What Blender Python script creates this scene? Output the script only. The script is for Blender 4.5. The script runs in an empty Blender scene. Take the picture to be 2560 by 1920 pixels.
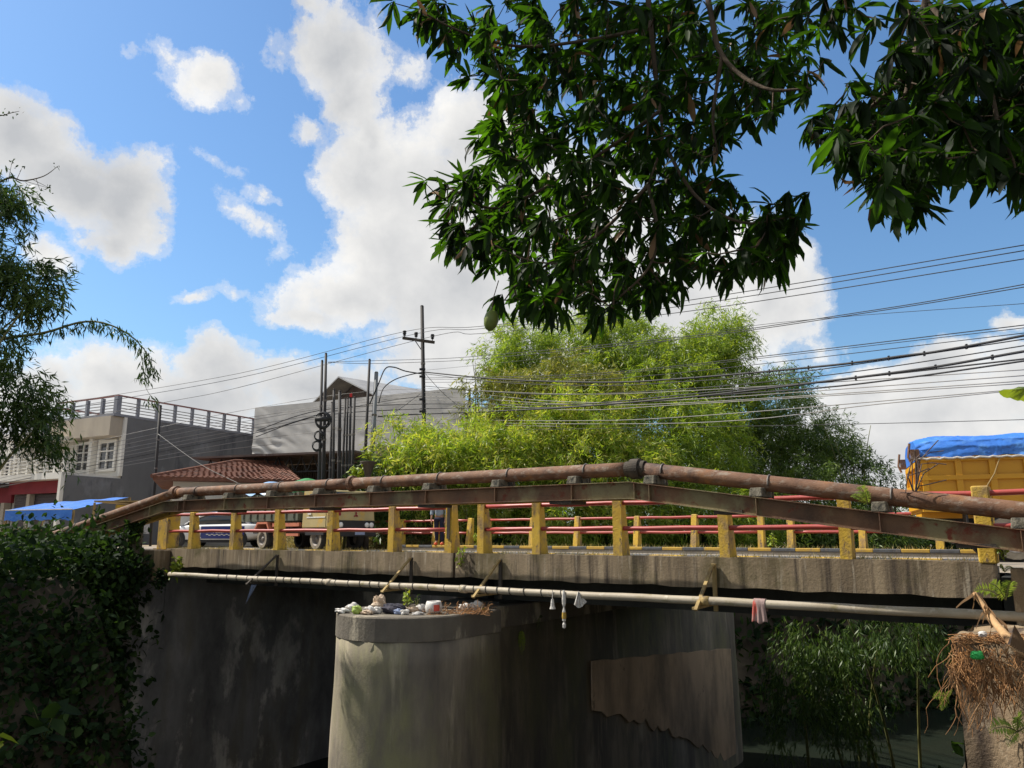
import bpy, math, random
import numpy as np
from mathutils import Vector, Matrix
rng = np.random.default_rng(7)
random.seed(7)
sc = bpy.context.scene
col = sc.collection
R = math.radians

# ------------------------------------------------------------------ camera
F, TILT, CZ = 1923.0, R(11.2), 0.46          # focal length in photo pixels, upward tilt, eye height over the road
cd = bpy.data.cameras.new('camera')
cam = bpy.data.objects.new('camera', cd)
col.objects.link(cam)
cd.sensor_width = 36
cd.lens = F / 2560 * 36
cd.clip_end = 3000
cam.location = (0, 0, CZ)
cam.rotation_euler = (math.pi / 2 + TILT, 0, 0)
sc.camera = cam

# ------------------------------------------------------------------ sun, sky, exposure
SUN_EL, SUN_AZ = R(50), math.atan2(-0.95, 0.31)
sl = bpy.data.lights.new('sun', 'SUN')
sl.energy = 4.8
sl.angle = R(0.5)
sl.color = (1, 0.94, 0.84)
so = bpy.data.objects.new('sun', sl)
col.objects.link(so)
sdir = Vector((math.sin(SUN_AZ) * math.cos(SUN_EL), math.cos(SUN_AZ) * math.cos(SUN_EL), math.sin(SUN_EL)))
so.rotation_euler = sdir.to_track_quat('Z', 'Y').to_euler()
so.location = (-30, 10, 40)
sc.view_settings.view_transform = 'Standard'
sc.view_settings.look = 'None'
sc.view_settings.gamma = 1
sc.view_settings.use_curve_mapping = False
sc.view_settings.exposure = 0.55
sc.cycles.max_bounces = 6
sc.cycles.transparent_max_bounces = 6
try:
    sc.cycles.use_denoising = True
except Exception:
    pass

ST, CT = math.sin(TILT), math.cos(TILT)


def ray(px, py):
    a, b = (px - 1280) / F, (960 - py) / F
    return Vector((a, CT - b * ST, ST + b * CT))


def P(px, py, Y):
    """world point seen at a photo pixel, Y metres ahead"""
    r = ray(px, py)
    k = Y / r.y
    return Vector((r.x * k, Y, CZ + r.z * k))


wd = bpy.data.worlds.new('World')
sc.world = wd
wd.use_nodes = True
nt = wd.node_tree
nt.nodes.clear()


def N(t, ty, **kw):
    n = t.nodes.new(ty)
    for k, v in kw.items():
        if k.startswith('i_'):
            key = k[2:]
            n.inputs[int(key) if key.isdigit() else key].default_value = v
        else:
            setattr(n, k, v)
    return n


def math_n(t, op, a, b=None, clamp=False):
    n = t.nodes.new('ShaderNodeMath')
    n.operation = op
    n.use_clamp = clamp
    for i, x in enumerate((a, b)):
        if x is None:
            continue
        if isinstance(x, (int, float)):
            n.inputs[i].default_value = x
        else:
            t.links.new(x, n.inputs[i])
    return n.outputs[0]


def ramp(t, fac, stops, interp='LINEAR'):
    n = t.nodes.new('ShaderNodeValToRGB')
    n.color_ramp.interpolation = interp
    e = n.color_ramp.elements
    while len(e) < len(stops):
        e.new(0.5)
    for el, (p, c) in zip(e, stops):
        el.position = p
        el.color = (*c, 1) if len(c) == 3 else c
    t.links.new(fac, n.inputs[0])
    return n.outputs[0]


L = nt.links.new
sky = N(nt, 'ShaderNodeTexSky', sky_type='NISHITA', sun_disc=False)
sky.sun_elevation = SUN_EL
sky.sun_rotation = SUN_AZ
sky.air_density = 1.3
sky.dust_density = 0.75
sky.ozone_density = 2.0
tc = N(nt, 'ShaderNodeTexCoord')
sep = N(nt, 'ShaderNodeSeparateXYZ')
L(tc.outputs['Generated'], sep.inputs[0])
az = math_n(nt, 'ARCTAN2', sep.outputs[0], sep.outputs[1])
el_ = math_n(nt, 'ARCSINE', sep.outputs[2])
uv = N(nt, 'ShaderNodeCombineXYZ')
L(az, uv.inputs[0])
L(el_, uv.inputs[1])
nz = N(nt, 'ShaderNodeTexNoise', i_Scale=7.0, i_Detail=7.0, i_Roughness=0.62)
L(uv.outputs[0], nz.inputs['Vector'])
warp = N(nt, 'ShaderNodeVectorMath', operation='MULTIPLY_ADD')
L(nz.outputs['Color'], warp.inputs[0])
warp.inputs[1].default_value = (0.11, 0.09, 0)
L(uv.outputs[0], warp.inputs[2])
wsub = N(nt, 'ShaderNodeVectorMath', operation='SUBTRACT')
L(warp.outputs[0], wsub.inputs[0])
wsub.inputs[1].default_value = (0.055, 0.045, 0)
CL = [  # clouds: photo px cx, cy, rx, ry, turn, weight
    (50, 330, 170, 150, 0, 1), (180, 460, 210, 120, -20, 1), (310, 510, 140, 150, 0, 1), (280, 600, 110, 80, 0, .9), (130, 640, 70, 60, 0, .55),
    (525, 200, 115, 95, 10, .8), (420, 140, 130, 80, -10, .42), (330, 115, 70, 45, 0, .38), (590, 260, 60, 50, 0, .4),
    (850, 120, 130, 150, 0, 1), (900, 240, 100, 150, 20, 1), (940, 350, 60, 130, 15, .9), (790, 320, 85, 45, 5, .6), (700, 130, 75, 100, 15, .42),
    (775, 15, 70, 45, 0, .7), (1020, 175, 110, 80, 0, .45),
    (910, 430, 130, 130, 0, 1), (1060, 470, 250, 230, 0, 1), (1180, 350, 180, 150, 0, 1), (1000, 620, 210, 220, 0, 1), (1150, 720, 260, 250, 0, 1.1), (870, 740, 220, 100, 8, 1), (780, 790, 130, 50, 0, .8),
    (1420, 640, 340, 320, 0, 1.1), (1720, 740, 320, 230, 0, 1.05), (1930, 760, 150, 190, 0, 1), (1280, 870, 420, 130, 0, 1), (1650, 900, 420, 130, 0, 1), (1100, 930, 240, 80, 0, .9),
    (300, 930, 220, 110, 0, 1), (560, 930, 140, 110, 0, 1), (430, 1010, 400, 110, 0, 1), (110, 960, 150, 100, 0, .9), (780, 980, 250, 80, 0, .95), (600, 1100, 900, 120, 0, .8), (0, 1060, 260, 120, 0, .9),
    (2180, 1000, 170, 90, 0, 1), (2360, 925, 90, 80, 0, 1), (2540, 980, 170, 150, 0, 1), (2330, 1040, 420, 150, 0, 1.1), (2200, 1150, 600, 150, 0, 1), (2560, 790, 80, 35, 0, .6),
    (640, 540, 120, 50, -25, .46), (655, 470, 75, 28, 0, .44), (500, 728, 85, 30, 15, .46), (600, 715, 70, 36, 0, .40), (540, 410, 80, 40, 0, .34), (700, 620, 60, 60, 0, .3),
]


def azel(px, py):
    r = ray(px, py).normalized()
    return math.atan2(r.x, r.y), math.asin(r.z)


acc = None
for (cx, cy, rx, ry, tu, w) in CL:
    a0, e0 = azel(cx, cy)
    a1 = azel(cx + 20, cy)[0]
    e1 = azel(cx, cy - 20)[1]
    m = N(nt, 'ShaderNodeMapping', vector_type='TEXTURE')
    m.inputs['Location'].default_value = (a0, e0, 0)
    m.inputs['Rotation'].default_value = (0, 0, R(tu))
    m.inputs['Scale'].default_value = (rx * (a1 - a0) / 20 * 1.25, ry * (e1 - e0) / 20 * 1.25, 1)
    L(wsub.outputs[0], m.inputs['Vector'])
    g = N(nt, 'ShaderNodeTexGradient', gradient_type='SPHERICAL')
    L(m.outputs[0], g.inputs[0])
    v = g.outputs['Fac']
    if w != 1:
        v = math_n(nt, 'MULTIPLY', v, w)
    if acc is None:
        acc = v
    else:
        n = N(nt, 'ShaderNodeMath', operation='SMOOTH_MAX')
        L(acc, n.inputs[0])
        L(v, n.inputs[1])
        n.inputs[2].default_value = 0.12
        acc = n.outputs[0]
# the rest of the sky carries scattered clouds of the same kind
fr = N(nt, 'ShaderNodeMapping', vector_type='TEXTURE')
a0, e0 = azel(1280, 960)
fr.inputs['Location'].default_value = (a0, e0, 0)
fr.inputs['Scale'].default_value = (1.15, 1.0, 1)
L(uv.outputs[0], fr.inputs['Vector'])
frg = N(nt, 'ShaderNodeTexGradient', gradient_type='SPHERICAL')
L(fr.outputs[0], frg.inputs[0])
outside = ramp(nt, frg.outputs['Fac'], [(0.0, (1, 1, 1)), (0.3, (0, 0, 0))])
nw = N(nt, 'ShaderNodeTexNoise', i_Scale=2.2, i_Detail=3.0)
L(tc.outputs['Generated'], nw.inputs['Vector'])
wide = ramp(nt, nw.outputs['Fac'], [(0.40, (0, 0, 0)), (0.56, (0.8, 0.8, 0.8))])
wide = math_n(nt, 'MULTIPLY', wide, outside)
acc = math_n(nt, 'MAXIMUM', acc, wide)
nf = N(nt, 'ShaderNodeTexNoise', i_Scale=15.0, i_Detail=10.0, i_Roughness=0.7)
L(uv.outputs[0], nf.inputs['Vector'])
dens = math_n(nt, 'ADD', acc, math_n(nt, 'MULTIPLY', math_n(nt, 'MULTIPLY', math_n(nt, 'SUBTRACT', nf.outputs['Fac'], 0.5), 1.15), math_n(nt, 'MULTIPLY', acc, 5.0, True)))
alpha = ramp(nt, dens, [(0.17, (0, 0, 0)), (0.29, (0.30,) * 3), (0.44, (0.88,) * 3), (0.62, (1, 1, 1))], 'EASE')
# cloud colour: whiter where thin, greyer where thick, broken up by noise
nb = N(nt, 'ShaderNodeTexNoise', i_Scale=4.2, i_Detail=8.0, i_Roughness=0.6)
L(uv.outputs[0], nb.inputs['Vector'])
body = math_n(nt, 'ADD', math_n(nt, 'MULTIPLY', acc, 0.55), math_n(nt, 'MULTIPLY', math_n(nt, 'SUBTRACT', nb.outputs['Fac'], 0.5), 1.5))
CB = 5.5
ccol = ramp(nt, body, [(0.02, (1.26, 1.24, 1.20)), (0.32, (0.98, 0.98, 0.975)), (0.70, (0.68, 0.70, 0.73))])
cs = N(nt, 'ShaderNodeVectorMath', operation='SCALE')
L(ccol, cs.inputs[0])
cs.inputs['Scale'].default_value = CB
smul = N(nt, 'ShaderNodeVectorMath', operation='MULTIPLY')
L(sky.outputs[0], smul.inputs[0])
smul.inputs[1].default_value = (0.62, 0.83, 1.02)
mix = N(nt, 'ShaderNodeMixRGB')
L(alpha, mix.inputs[0])
L(smul.outputs[0], mix.inputs[1])
L(cs.outputs[0], mix.inputs[2])
bg = N(nt, 'ShaderNodeBackground')
bg.inputs['Strength'].default_value = 0.1
L(mix.outputs[0], bg.inputs['Color'])
wo = N(nt, 'ShaderNodeOutputWorld')
L(bg.outputs[0], wo.inputs[0])
wd.cycles.sampling_method = 'MANUAL'
wd.cycles.sample_map_resolution = 256

# ------------------------------------------------------------------ frame of the bridge: t runs along it (left and away), d across it (away)
U = Vector((-0.8172, 0.5764, 0))
NN = Vector((0.5764, 0.8172, 0))
ROTB = math.atan2(U.y, U.x)


def B(t, d, z=0.0):
    return U * t + NN * d + Vector((0, 0, z))


def tpx(px, d):
    r = (px - 1280) * CT / F
    return d * (0.5764 - 0.8172 * r) / (0.8172 + 0.5764 * r)


# ------------------------------------------------------------------ materials
def pos_node(t, scale):
    g = N(t, 'ShaderNodeNewGeometry')
    m = N(t, 'ShaderNodeMapping')
    m.inputs['Scale'].default_value = scale
    t.links.new(g.outputs['Position'], m.inputs['Vector'])
    return m.outputs[0]


def M(name, c1, c2=None, scale=3.0, stretch=(1, 1, 1), over=(), rough=0.8, bump=0.15, bscale=30.0, metal=0.0, spec=0.3, lo=0.35, hi=0.65, alpha=1.0, sheen=0):
    """procedural material: noise between two colours, then overlays (colour, scale, stretch, threshold, softness)"""
    m = bpy.data.materials.new(name)
    m.use_nodes = True
    t = m.node_tree
    b = t.nodes['Principled BSDF']
    c2 = c2 or tuple(x * 0.8 for x in c1)
    n = N(t, 'ShaderNodeTexNoise', i_Scale=scale, i_Detail=6.0, i_Roughness=0.6)
    t.links.new(pos_node(t, stretch), n.inputs['Vector'])
    c = ramp(t, n.outputs['Fac'], [(lo, c1), (hi, c2)])
    for (oc, osc, ost, th, sf) in over:
        n2 = N(t, 'ShaderNodeTexNoise', i_Scale=osc, i_Detail=7.0, i_Roughness=0.65)
        t.links.new(pos_node(t, ost), n2.inputs['Vector'])
        f = ramp(t, n2.outputs['Fac'], [(th - sf, (0, 0, 0)), (th + sf, (1, 1, 1))])
        mx = N(t, 'ShaderNodeMixRGB')
        t.links.new(f, mx.inputs[0])
        t.links.new(c, mx.inputs[1])
        mx.inputs[2].default_value = (*oc, 1)
        c = mx.outputs[0]
    t.links.new(c, b.inputs['Base Color'])
    b.inputs['Roughness'].default_value = rough
    b.inputs['Metallic'].default_value = metal
    b.inputs['Specular IOR Level'].default_value = spec
    if alpha < 1:
        b.inputs['Alpha'].default_value = alpha
    if bump:
        nb_ = N(t, 'ShaderNodeTexNoise', i_Scale=bscale, i_Detail=5.0, i_Roughness=0.7)
        t.links.new(pos_node(t, (1, 1, 1)), nb_.inputs['Vector'])
        bp = N(t, 'ShaderNodeBump', i_Strength=bump, i_Distance=0.03)
        t.links.new(nb_.outputs['Fac'], bp.inputs['Height'])
        t.links.new(bp.outputs[0], b.inputs['Normal'])
    return m


def leafmat(name, cols, tcol, trans=0.35, rough=0.45, spec=0.35, vary=1.5):
    m = bpy.data.materials.new(name)
    m.use_nodes = True
    t = m.node_tree
    b = t.nodes['Principled BSDF']
    g = N(t, 'ShaderNodeNewGeometry')
    n = N(t, 'ShaderNodeTexNoise', i_Scale=vary, i_Detail=2.0)
    t.links.new(g.outputs['Position'], n.inputs['Vector'])
    f = math_n(t, 'ADD', math_n(t, 'MULTIPLY', g.outputs['Random Per Island'], 0.6), math_n(t, 'MULTIPLY', math_n(t, 'SUBTRACT', n.outputs['Fac'], 0.3), 1.0), True)
    k = len(cols) - 1
    c = ramp(t, f, [(0.1 + 0.8 * i / k, x) for i, x in enumerate(cols)])
    t.links.new(c, b.inputs['Base Color'])
    b.inputs['Roughness'].default_value = rough
    b.inputs['Specular IOR Level'].default_value = spec
    tr = N(t, 'ShaderNodeBsdfTranslucent')
    mt = N(t, 'ShaderNodeMixRGB', blend_type='MULTIPLY')
    mt.inputs[0].default_value = 1
    t.links.new(c, mt.inputs[1])
    mt.inputs[2].default_value = (*tcol, 1)
    t.links.new(mt.outputs[0], tr.inputs[0])
    mx = N(t, 'ShaderNodeMixShader')
    mx.inputs[0].default_value = trans
    t.links.new(b.outputs[0], mx.inputs[1])
    t.links.new(tr.outputs[0], mx.inputs[2])
    t.links.new(mx.outputs[0], t.nodes['Material Output'].inputs['Surface'])
    return m


VS = (1, 1, 0.12)       # vertical streaks
MT = {}
MT['fascia'] = M('weathered fascia concrete', (0.34, 0.265, 0.175), (0.19, 0.145, 0.095), 2.6, VS, [((0.075, 0.058, 0.045), 2.2, (2.2, 2.2, 0.16), 0.56, 0.07), ((0.38, 0.32, 0.24), 3.2, (3, 3, 0.3), 0.62, 0.05), ((0.10, 0.085, 0.035), 1.1, (1, 1, 1), 0.60, 0.1)], 0.95, 0.28, 26)
MT['pier'] = M('stained pier concrete', (0.34, 0.29, 0.215), (0.20, 0.17, 0.125), 1.1, (1, 1, 0.22), [((0.11, 0.097, 0.083), 0.8, (1.2, 1.2, 0.22), 0.53, 0.10), ((0.36, 0.31, 0.23), 1.6, (2, 2, 0.25), 0.60, 0.06), ((0.22, 0.21, 0.11), 0.8, (1, 1, 0.5), 0.55, 0.12), ((0.15, 0.13, 0.105), 2.2, (1.5, 1.5, 0.5), 0.58, 0.12)], 0.95, 0.2, 20)
MT['cap'] = M('dark pier cap concrete', (0.11, 0.095, 0.08), (0.16, 0.14, 0.11), 2.0, (1, 1, 0.4), [((0.33, 0.29, 0.22), 1.3, (1, 1, 0.35), 0.60, 0.03)], 0.95, 0.5, 16)
MT['wall'] = M('damp abutment wall', (0.30, 0.29, 0.285), (0.16, 0.155, 0.155), 0.9, (1, 1, 0.2), [((0.50, 0.47, 0.43), 0.8, (1, 1, 0.5), 0.575, 0.03), ((0.08, 0.08, 0.082), 0.55, (1, 1, 0.5), 0.53, 0.12), ((0.15, 0.125, 0.075), 0.6, (1.3, 1.3, 0.3), 0.60, 0.12)], 0.95, 0.5, 10)
MT['patch'] = M('brown render', (0.60, 0.43, 0.28), (0.50, 0.355, 0.23), 1.2, (1, 1, 0.3), [((0.10, 0.08, 0.065), 2.2, (1, 1, 0.8), 0.66, 0.03), ((0.26, 0.20, 0.14), 0.9, (1, 1, 0.4), 0.54, 0.1)], 0.95, 0.3, 20)
MT['rubble'] = M('muddy sediment', (0.14, 0.115, 0.085), (0.07, 0.06, 0.05), 2.5, (1, 1, 1), [((0.10, 0.09, 0.06), 3.0, (1, 1, 1), 0.62, 0.05)], 0.95, 0.8, 8)
MT['rust'] = M('rusted pipe steel', (0.215, 0.115, 0.068), (0.125, 0.066, 0.042), 3.5, (1, 1, 1), [((0.27, 0.215, 0.17), 6.0, (1, 1, 2.2), 0.59, 0.07), ((0.27, 0.125, 0.05), 2.3, (1, 1, 1), 0.62, 0.06), ((0.045, 0.028, 0.024), 1.1, (1, 1, 1), 0.62, 0.06)], 0.75, 0.35, 45)
MT['beam'] = M('rusted painted beam steel', (0.21, 0.118, 0.066), (0.11, 0.065, 0.044), 1.5, (1, 1, 1.4), [((0.24, 0.20, 0.11), 1.25, (1, 1, 0.8), 0.54, 0.05), ((0.17, 0.045, 0.025), 4.5, (1, 1, 1), 0.62, 0.04), ((0.05, 0.036, 0.03), 0.7, (1, 1, 0.6), 0.64, 0.08)], 0.8, 0.3, 35)
MT['beamy'] = M('yellow beam paint', (0.50, 0.34, 0.04), (0.36, 0.23, 0.05), 4.0, (1, 1, 1), [((0.10, 0.06, 0.035), 3.0, (1, 1, 1), 0.60, 0.05)], 0.75, 0.2, 40)
MT['yellow'] = M('worn yellow paint', (0.64, 0.43, 0.06), (0.52, 0.33, 0.05), 5.0, (1, 1, 0.6), [((0.34, 0.23, 0.10), 4.5, (1, 1, 0.7), 0.55, 0.07), ((0.15, 0.11, 0.075), 9.0, (1, 1, 0.5), 0.61, 0.02), ((0.10, 0.07, 0.05), 1.8, (1, 1, 0.4), 0.66, 0.04)], 0.8, 0.45, 35)
MT['red'] = M('faded red paint', (0.42, 0.062, 0.052), (0.34, 0.065, 0.055), 6.0, (1, 1, 1), [((0.30, 0.06, 0.045), 3.0, (1, 1, 1), 0.64, 0.05)], 0.42, 0.05, 40, spec=0.5)
MT['kerbk'] = M('black kerb paint', (0.11, 0.115, 0.125), (0.075, 0.078, 0.085), 6.0, (1, 1, 1), [((0.24, 0.20, 0.15), 5.0, (1, 1, 1), 0.66, 0.06)], 0.85)
MT['kerby'] = M('yellow kerb paint', (0.50, 0.32, 0.05), (0.40, 0.26, 0.07), 6.0, (1, 1, 1), [((0.25, 0.20, 0.14), 5.0, (1, 1, 1), 0.64, 0.06)], 0.85)
MT['slab'] = M('deck concrete', (0.24, 0.21, 0.17), (0.16, 0.14, 0.115), 1.2, (1, 1, 1), [], 0.95, 0.3)
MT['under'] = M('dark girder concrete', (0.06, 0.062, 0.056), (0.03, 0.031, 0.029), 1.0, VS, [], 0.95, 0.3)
MT['road'] = M('dusty asphalt', (0.20, 0.18, 0.155), (0.13, 0.12, 0.11), 0.6, (1, 1, 1), [((0.34, 0.28, 0.21), 0.45, (1, 1, 1), 0.55, 0.12)], 0.95, 0.3, 40)
MT['soil'] = M('soil', (0.075, 0.058, 0.04), (0.04, 0.034, 0.025), 0.5, (1, 1, 1), [((0.11, 0.09, 0.06), 0.23, (1, 1, 1), 0.52, 0.08)], 0.95, 0.5, 6)
MT['dirt'] = M('trodden dirt', (0.36, 0.29, 0.20), (0.26, 0.21, 0.15), 0.7, (1, 1, 1), [((0.16, 0.14, 0.09), 0.8, (1, 1, 1), 0.60, 0.08)], 0.95, 0.5, 12)
MT['water'] = M('dark river water', (0.010, 0.015, 0.011), (0.016, 0.019, 0.013), 0.4, (1, 1, 1), [], 0.25, 0.25, 3.0, spec=0.08)
MT['pvc'] = M('dirty cream pipe', (0.40, 0.35, 0.27), (0.31, 0.26, 0.19), 3.0, (1, 1, 1), [((0.22, 0.19, 0.09), 3.0, (1, 1, 2), 0.62, 0.06), ((0.52, 0.47, 0.38), 6.0, (1, 1, 1), 0.64, 0.05)], 0.55, 0.1, 30)
MT['wood'] = M('weathered yellow timber', (0.40, 0.29, 0.12), (0.25, 0.175, 0.08), 8.0, (1, 1, 0.3), [((0.14, 0.11, 0.07), 6.0, (1, 1, 0.4), 0.62, 0.06)], 0.85, 0.3, 50)
MT['dwood'] = M('dark timber', (0.085, 0.07, 0.055), (0.05, 0.042, 0.035), 6.0, (1, 1, 0.3), [], 0.9, 0.3, 50)
MT['block'] = M('mossy saddle concrete', (0.20, 0.18, 0.14), (0.085, 0.075, 0.055), 9.0, (1, 1, 1), [((0.03, 0.03, 0.026), 7.0, (1, 1, 1), 0.57, 0.05)], 0.95, 0.7, 30)
MT['steel'] = M('galvanised strap', (0.22, 0.20, 0.18), (0.13, 0.11, 0.10), 10.0, (1, 1, 1), [], 0.6, 0.1, 50, 0.4)
MT['blackpole'] = M('black painted pole', (0.028, 0.027, 0.028), (0.045, 0.04, 0.038), 2.0, (1, 1, 0.3), [((0.12, 0.06, 0.04), 2.5, (1, 1, 0.5), 0.70, 0.03)], 0.7, 0.1)
MT['greypole'] = M('galvanised pole', (0.20, 0.21, 0.22), (0.14, 0.15, 0.155), 2.0, (1, 1, 0.3), [], 0.6, 0.1)
MT['cable'] = M('black cable', (0.022, 0.022, 0.024), (0.03, 0.03, 0.032), 2.0, (1, 1, 1), [], 0.6, 0)
MT['wire'] = M('bare grey wire', (0.27, 0.26, 0.24), (0.20, 0.19, 0.18), 2.0, (1, 1, 1), [], 0.5, 0)
MT['plaster'] = M('grey cement plaster', (0.165, 0.165, 0.17), (0.12, 0.12, 0.125), 0.35, (1, 1, 0.6), [((0.20, 0.205, 0.22), 0.5, (1, 1, 0.5), 0.62, 0.04), ((0.075, 0.078, 0.09), 0.8, (1, 1, 0.4), 0.62, 0.06)], 0.95, 0.25, 6)
MT['white'] = M('off-white wall paint', (0.72, 0.69, 0.63), (0.63, 0.60, 0.54), 0.9, (1, 1, 0.4), [((0.45, 0.41, 0.35), 1.2, (1, 1, 0.25), 0.68, 0.06)], 0.85, 0.1)
MT['cream'] = M('beige wall', (0.44, 0.38, 0.30), (0.36, 0.31, 0.25), 0.9, (1, 1, 0.4), [], 0.85, 0.1)
MT['signred'] = M('red panel', (0.62, 0.03, 0.03), (0.52, 0.025, 0.03), 1.0, (1, 1, 1), [], 0.6, 0)
MT['darkred'] = M('dark red band', (0.26, 0.03, 0.04), (0.20, 0.025, 0.035), 1.0, (1, 1, 1), [], 0.7, 0)
MT['shutter'] = M('brown shutter', (0.10, 0.08, 0.08), (0.075, 0.062, 0.062), 1.5, (1, 1, 1), [], 0.7, 0)
MT['glass'] = M('window glass', (0.02, 0.025, 0.03), (0.03, 0.035, 0.04), 1.0, (1, 1, 1), [], 0.06, 0, spec=0.8)
MT['pinkrail'] = M('red oxide rail paint', (0.30, 0.13, 0.11), (0.24, 0.12, 0.11), 2.0, (1, 1, 1), [], 0.7, 0)
MT['railgrey'] = M('grey terrace post', (0.24, 0.245, 0.27), (0.19, 0.195, 0.22), 2.0, (1, 1, 1), [], 0.9, 0.1)
MT['tile'] = M('clay roof tile', (0.20, 0.085, 0.055), (0.13, 0.06, 0.042), 3.5, (1, 1, 1), [((0.085, 0.05, 0.04), 2.2, (1, 1, 1), 0.60, 0.06), ((0.30, 0.155, 0.10), 5.0, (1, 1, 1), 0.64, 0.05)], 0.9, 0.2)
MT['sheet'] = M('rusty corrugated sheet', (0.16, 0.12, 0.10), (0.10, 0.075, 0.065), 1.2, (1, 1, 0.3), [((0.23, 0.21, 0.19), 1.5, (1, 1, 0.3), 0.60, 0.06)], 0.85, 0.15)
MT['tarpgrey'] = M('pale tarpaulin', (0.50, 0.48, 0.45), (0.42, 0.405, 0.385), 0.8, (1, 1, 1), [], 0.5, 0.15, 8, spec=0.4)
MT['roofgrey'] = M('grey roof sheet', (0.30, 0.30, 0.30), (0.22, 0.22, 0.23), 0.8, (1, 1, 1), [], 0.7, 0.1)
MT['blue'] = M('blue tarpaulin', (0.035, 0.15, 0.56), (0.045, 0.20, 0.66), 1.6, (1, 1, 1), [((0.10, 0.28, 0.66), 3.0, (1, 1, 1), 0.62, 0.08)], 0.38, 0.25, 9, spec=0.5)
MT['lblue'] = M('light blue tarpaulin', (0.20, 0.38, 0.66), (0.32, 0.48, 0.70), 2.5, (1, 1, 1), [], 0.4, 0.25, 9, spec=0.5)
MT['green'] = M('green tarpaulin', (0.03, 0.18, 0.06), (0.06, 0.26, 0.08), 2.0, (1, 1, 1), [], 0.6, 0.2, 9)
MT['hem'] = M('white tarpaulin hem', (0.55, 0.53, 0.5), (0.42, 0.40, 0.38), 8.0, (1, 1, 1), [], 0.8, 0.2)
MT['truck'] = M('orange yellow truck paint', (0.60, 0.30, 0.012), (0.55, 0.265, 0.012), 1.5, (1, 1, 1), [((0.30, 0.14, 0.02), 4.0, (1, 1, 0.5), 0.68, 0.04)], 0.45, 0.03, 30, spec=0.5)
MT['beige'] = M('faded beige cab paint', (0.42, 0.34, 0.16), (0.36, 0.29, 0.14), 2.0, (1, 1, 1), [((0.50, 0.31, 0.06), 2.2, (1, 1, 1), 0.60, 0.06)], 0.5, 0.03, 30)
MT['bed'] = M('dull green truck bed', (0.105, 0.115, 0.085), (0.07, 0.075, 0.06), 3.0, (1, 1, 1), [((0.13, 0.09, 0.06), 3.0, (1, 1, 1), 0.62, 0.06)], 0.85, 0.1)
MT['orange'] = M('faded orange chassis paint', (0.50, 0.17, 0.09), (0.40, 0.13, 0.08), 3.0, (1, 1, 1), [((0.16, 0.09, 0.06), 5.0, (1, 1, 1), 0.64, 0.05)], 0.6, 0.05)
MT['tyre'] = M('dusty tyre rubber', (0.028, 0.027, 0.027), (0.05, 0.047, 0.043), 5.0, (1, 1, 1), [((0.11, 0.095, 0.075), 4.0, (1, 1, 1), 0.68, 0.05)], 0.9, 0.2)
MT['tyrewall'] = M('dusty tyre side', (0.30, 0.26, 0.20), (0.20, 0.17, 0.13), 5.0, (1, 1, 1), [], 0.9, 0.2)
MT['black'] = M('black plastic', (0.018, 0.018, 0.02), (0.026, 0.026, 0.028), 3.0, (1, 1, 1), [], 0.6, 0)
MT['lamp'] = M('headlamp glass', (0.72, 0.72, 0.70), (0.62, 0.62, 0.60), 5.0, (1, 1, 1), [], 0.12, 0, spec=0.8)
MT['chrome'] = M('bright trim', (0.75, 0.74, 0.70), (0.68, 0.67, 0.64), 5.0, (1, 1, 1), [], 0.25, 0, metal=0.3)
MT['carwhite'] = M('white car paint', (0.66, 0.66, 0.66), (0.62, 0.62, 0.63), 2.0, (1, 1, 1), [], 0.25, 0, spec=0.6)
MT['carblue'] = M('dark blue car paint', (0.02, 0.035, 0.20), (0.018, 0.03, 0.17), 2.0, (1, 1, 1), [], 0.25, 0, spec=0.6)
MT['lightblue'] = M('blue lamp plastic', (0.02, 0.22, 0.60), (0.02, 0.18, 0.52), 4.0, (1, 1, 1), [], 0.2, 0, spec=0.6)
MT['shirt'] = M('pale grey blue cloth', (0.27, 0.32, 0.37), (0.21, 0.25, 0.30), 4.0, (1, 1, 1), [], 0.95, 0.3, 20)
MT['trouser'] = M('dark blue trousers', (0.022, 0.024, 0.05), (0.016, 0.017, 0.035), 4.0, (1, 1, 1), [], 0.95, 0.3, 20)
MT['skin'] = M('skin', (0.30, 0.16, 0.10), (0.26, 0.14, 0.085), 8.0, (1, 1, 1), [], 0.6, 0)
MT['hair'] = M('black hair', (0.012, 0.011, 0.011), (0.02, 0.018, 0.017), 20.0, (1, 1, 1), [], 0.6, 0.2)
MT['shoe'] = M('orange shoes', (0.72, 0.13, 0.05), (0.62, 0.11, 0.05), 8.0, (1, 1, 1), [], 0.7, 0)
MT['bark'] = M('brown bark', (0.13, 0.095, 0.065), (0.075, 0.055, 0.04), 6.0, (1, 1, 0.4), [], 0.95, 0.6, 25)
MT['culm'] = M('bamboo culm', (0.16, 0.15, 0.05), (0.10, 0.11, 0.035), 2.0, (1, 1, 0.3), [], 0.6, 0.1)
MT['vine'] = M('dry vine stems', (0.34, 0.17, 0.065), (0.22, 0.11, 0.05), 7.0, (1, 1, 1), [((0.42, 0.27, 0.14), 6.0, (1, 1, 1), 0.60, 0.06)], 0.9, 0.1)
MT['deadstalk'] = M('dry banana stalk', (0.50, 0.32, 0.16), (0.34, 0.19, 0.09), 9.0, (1, 1, 1), [((0.20, 0.10, 0.05), 9.0, (1, 1, 1), 0.62, 0.05)], 0.9, 0.3, 40)
MT['block2'] = M('ochre old concrete', (0.34, 0.25, 0.155), (0.22, 0.16, 0.10), 2.2, (1, 1, 0.35), [((0.09, 0.065, 0.05), 2.0, (1, 1, 0.3), 0.57, 0.07), ((0.42, 0.34, 0.24), 5.0, (1, 1, 0.5), 0.62, 0.05)], 0.95, 0.8, 14)
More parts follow.
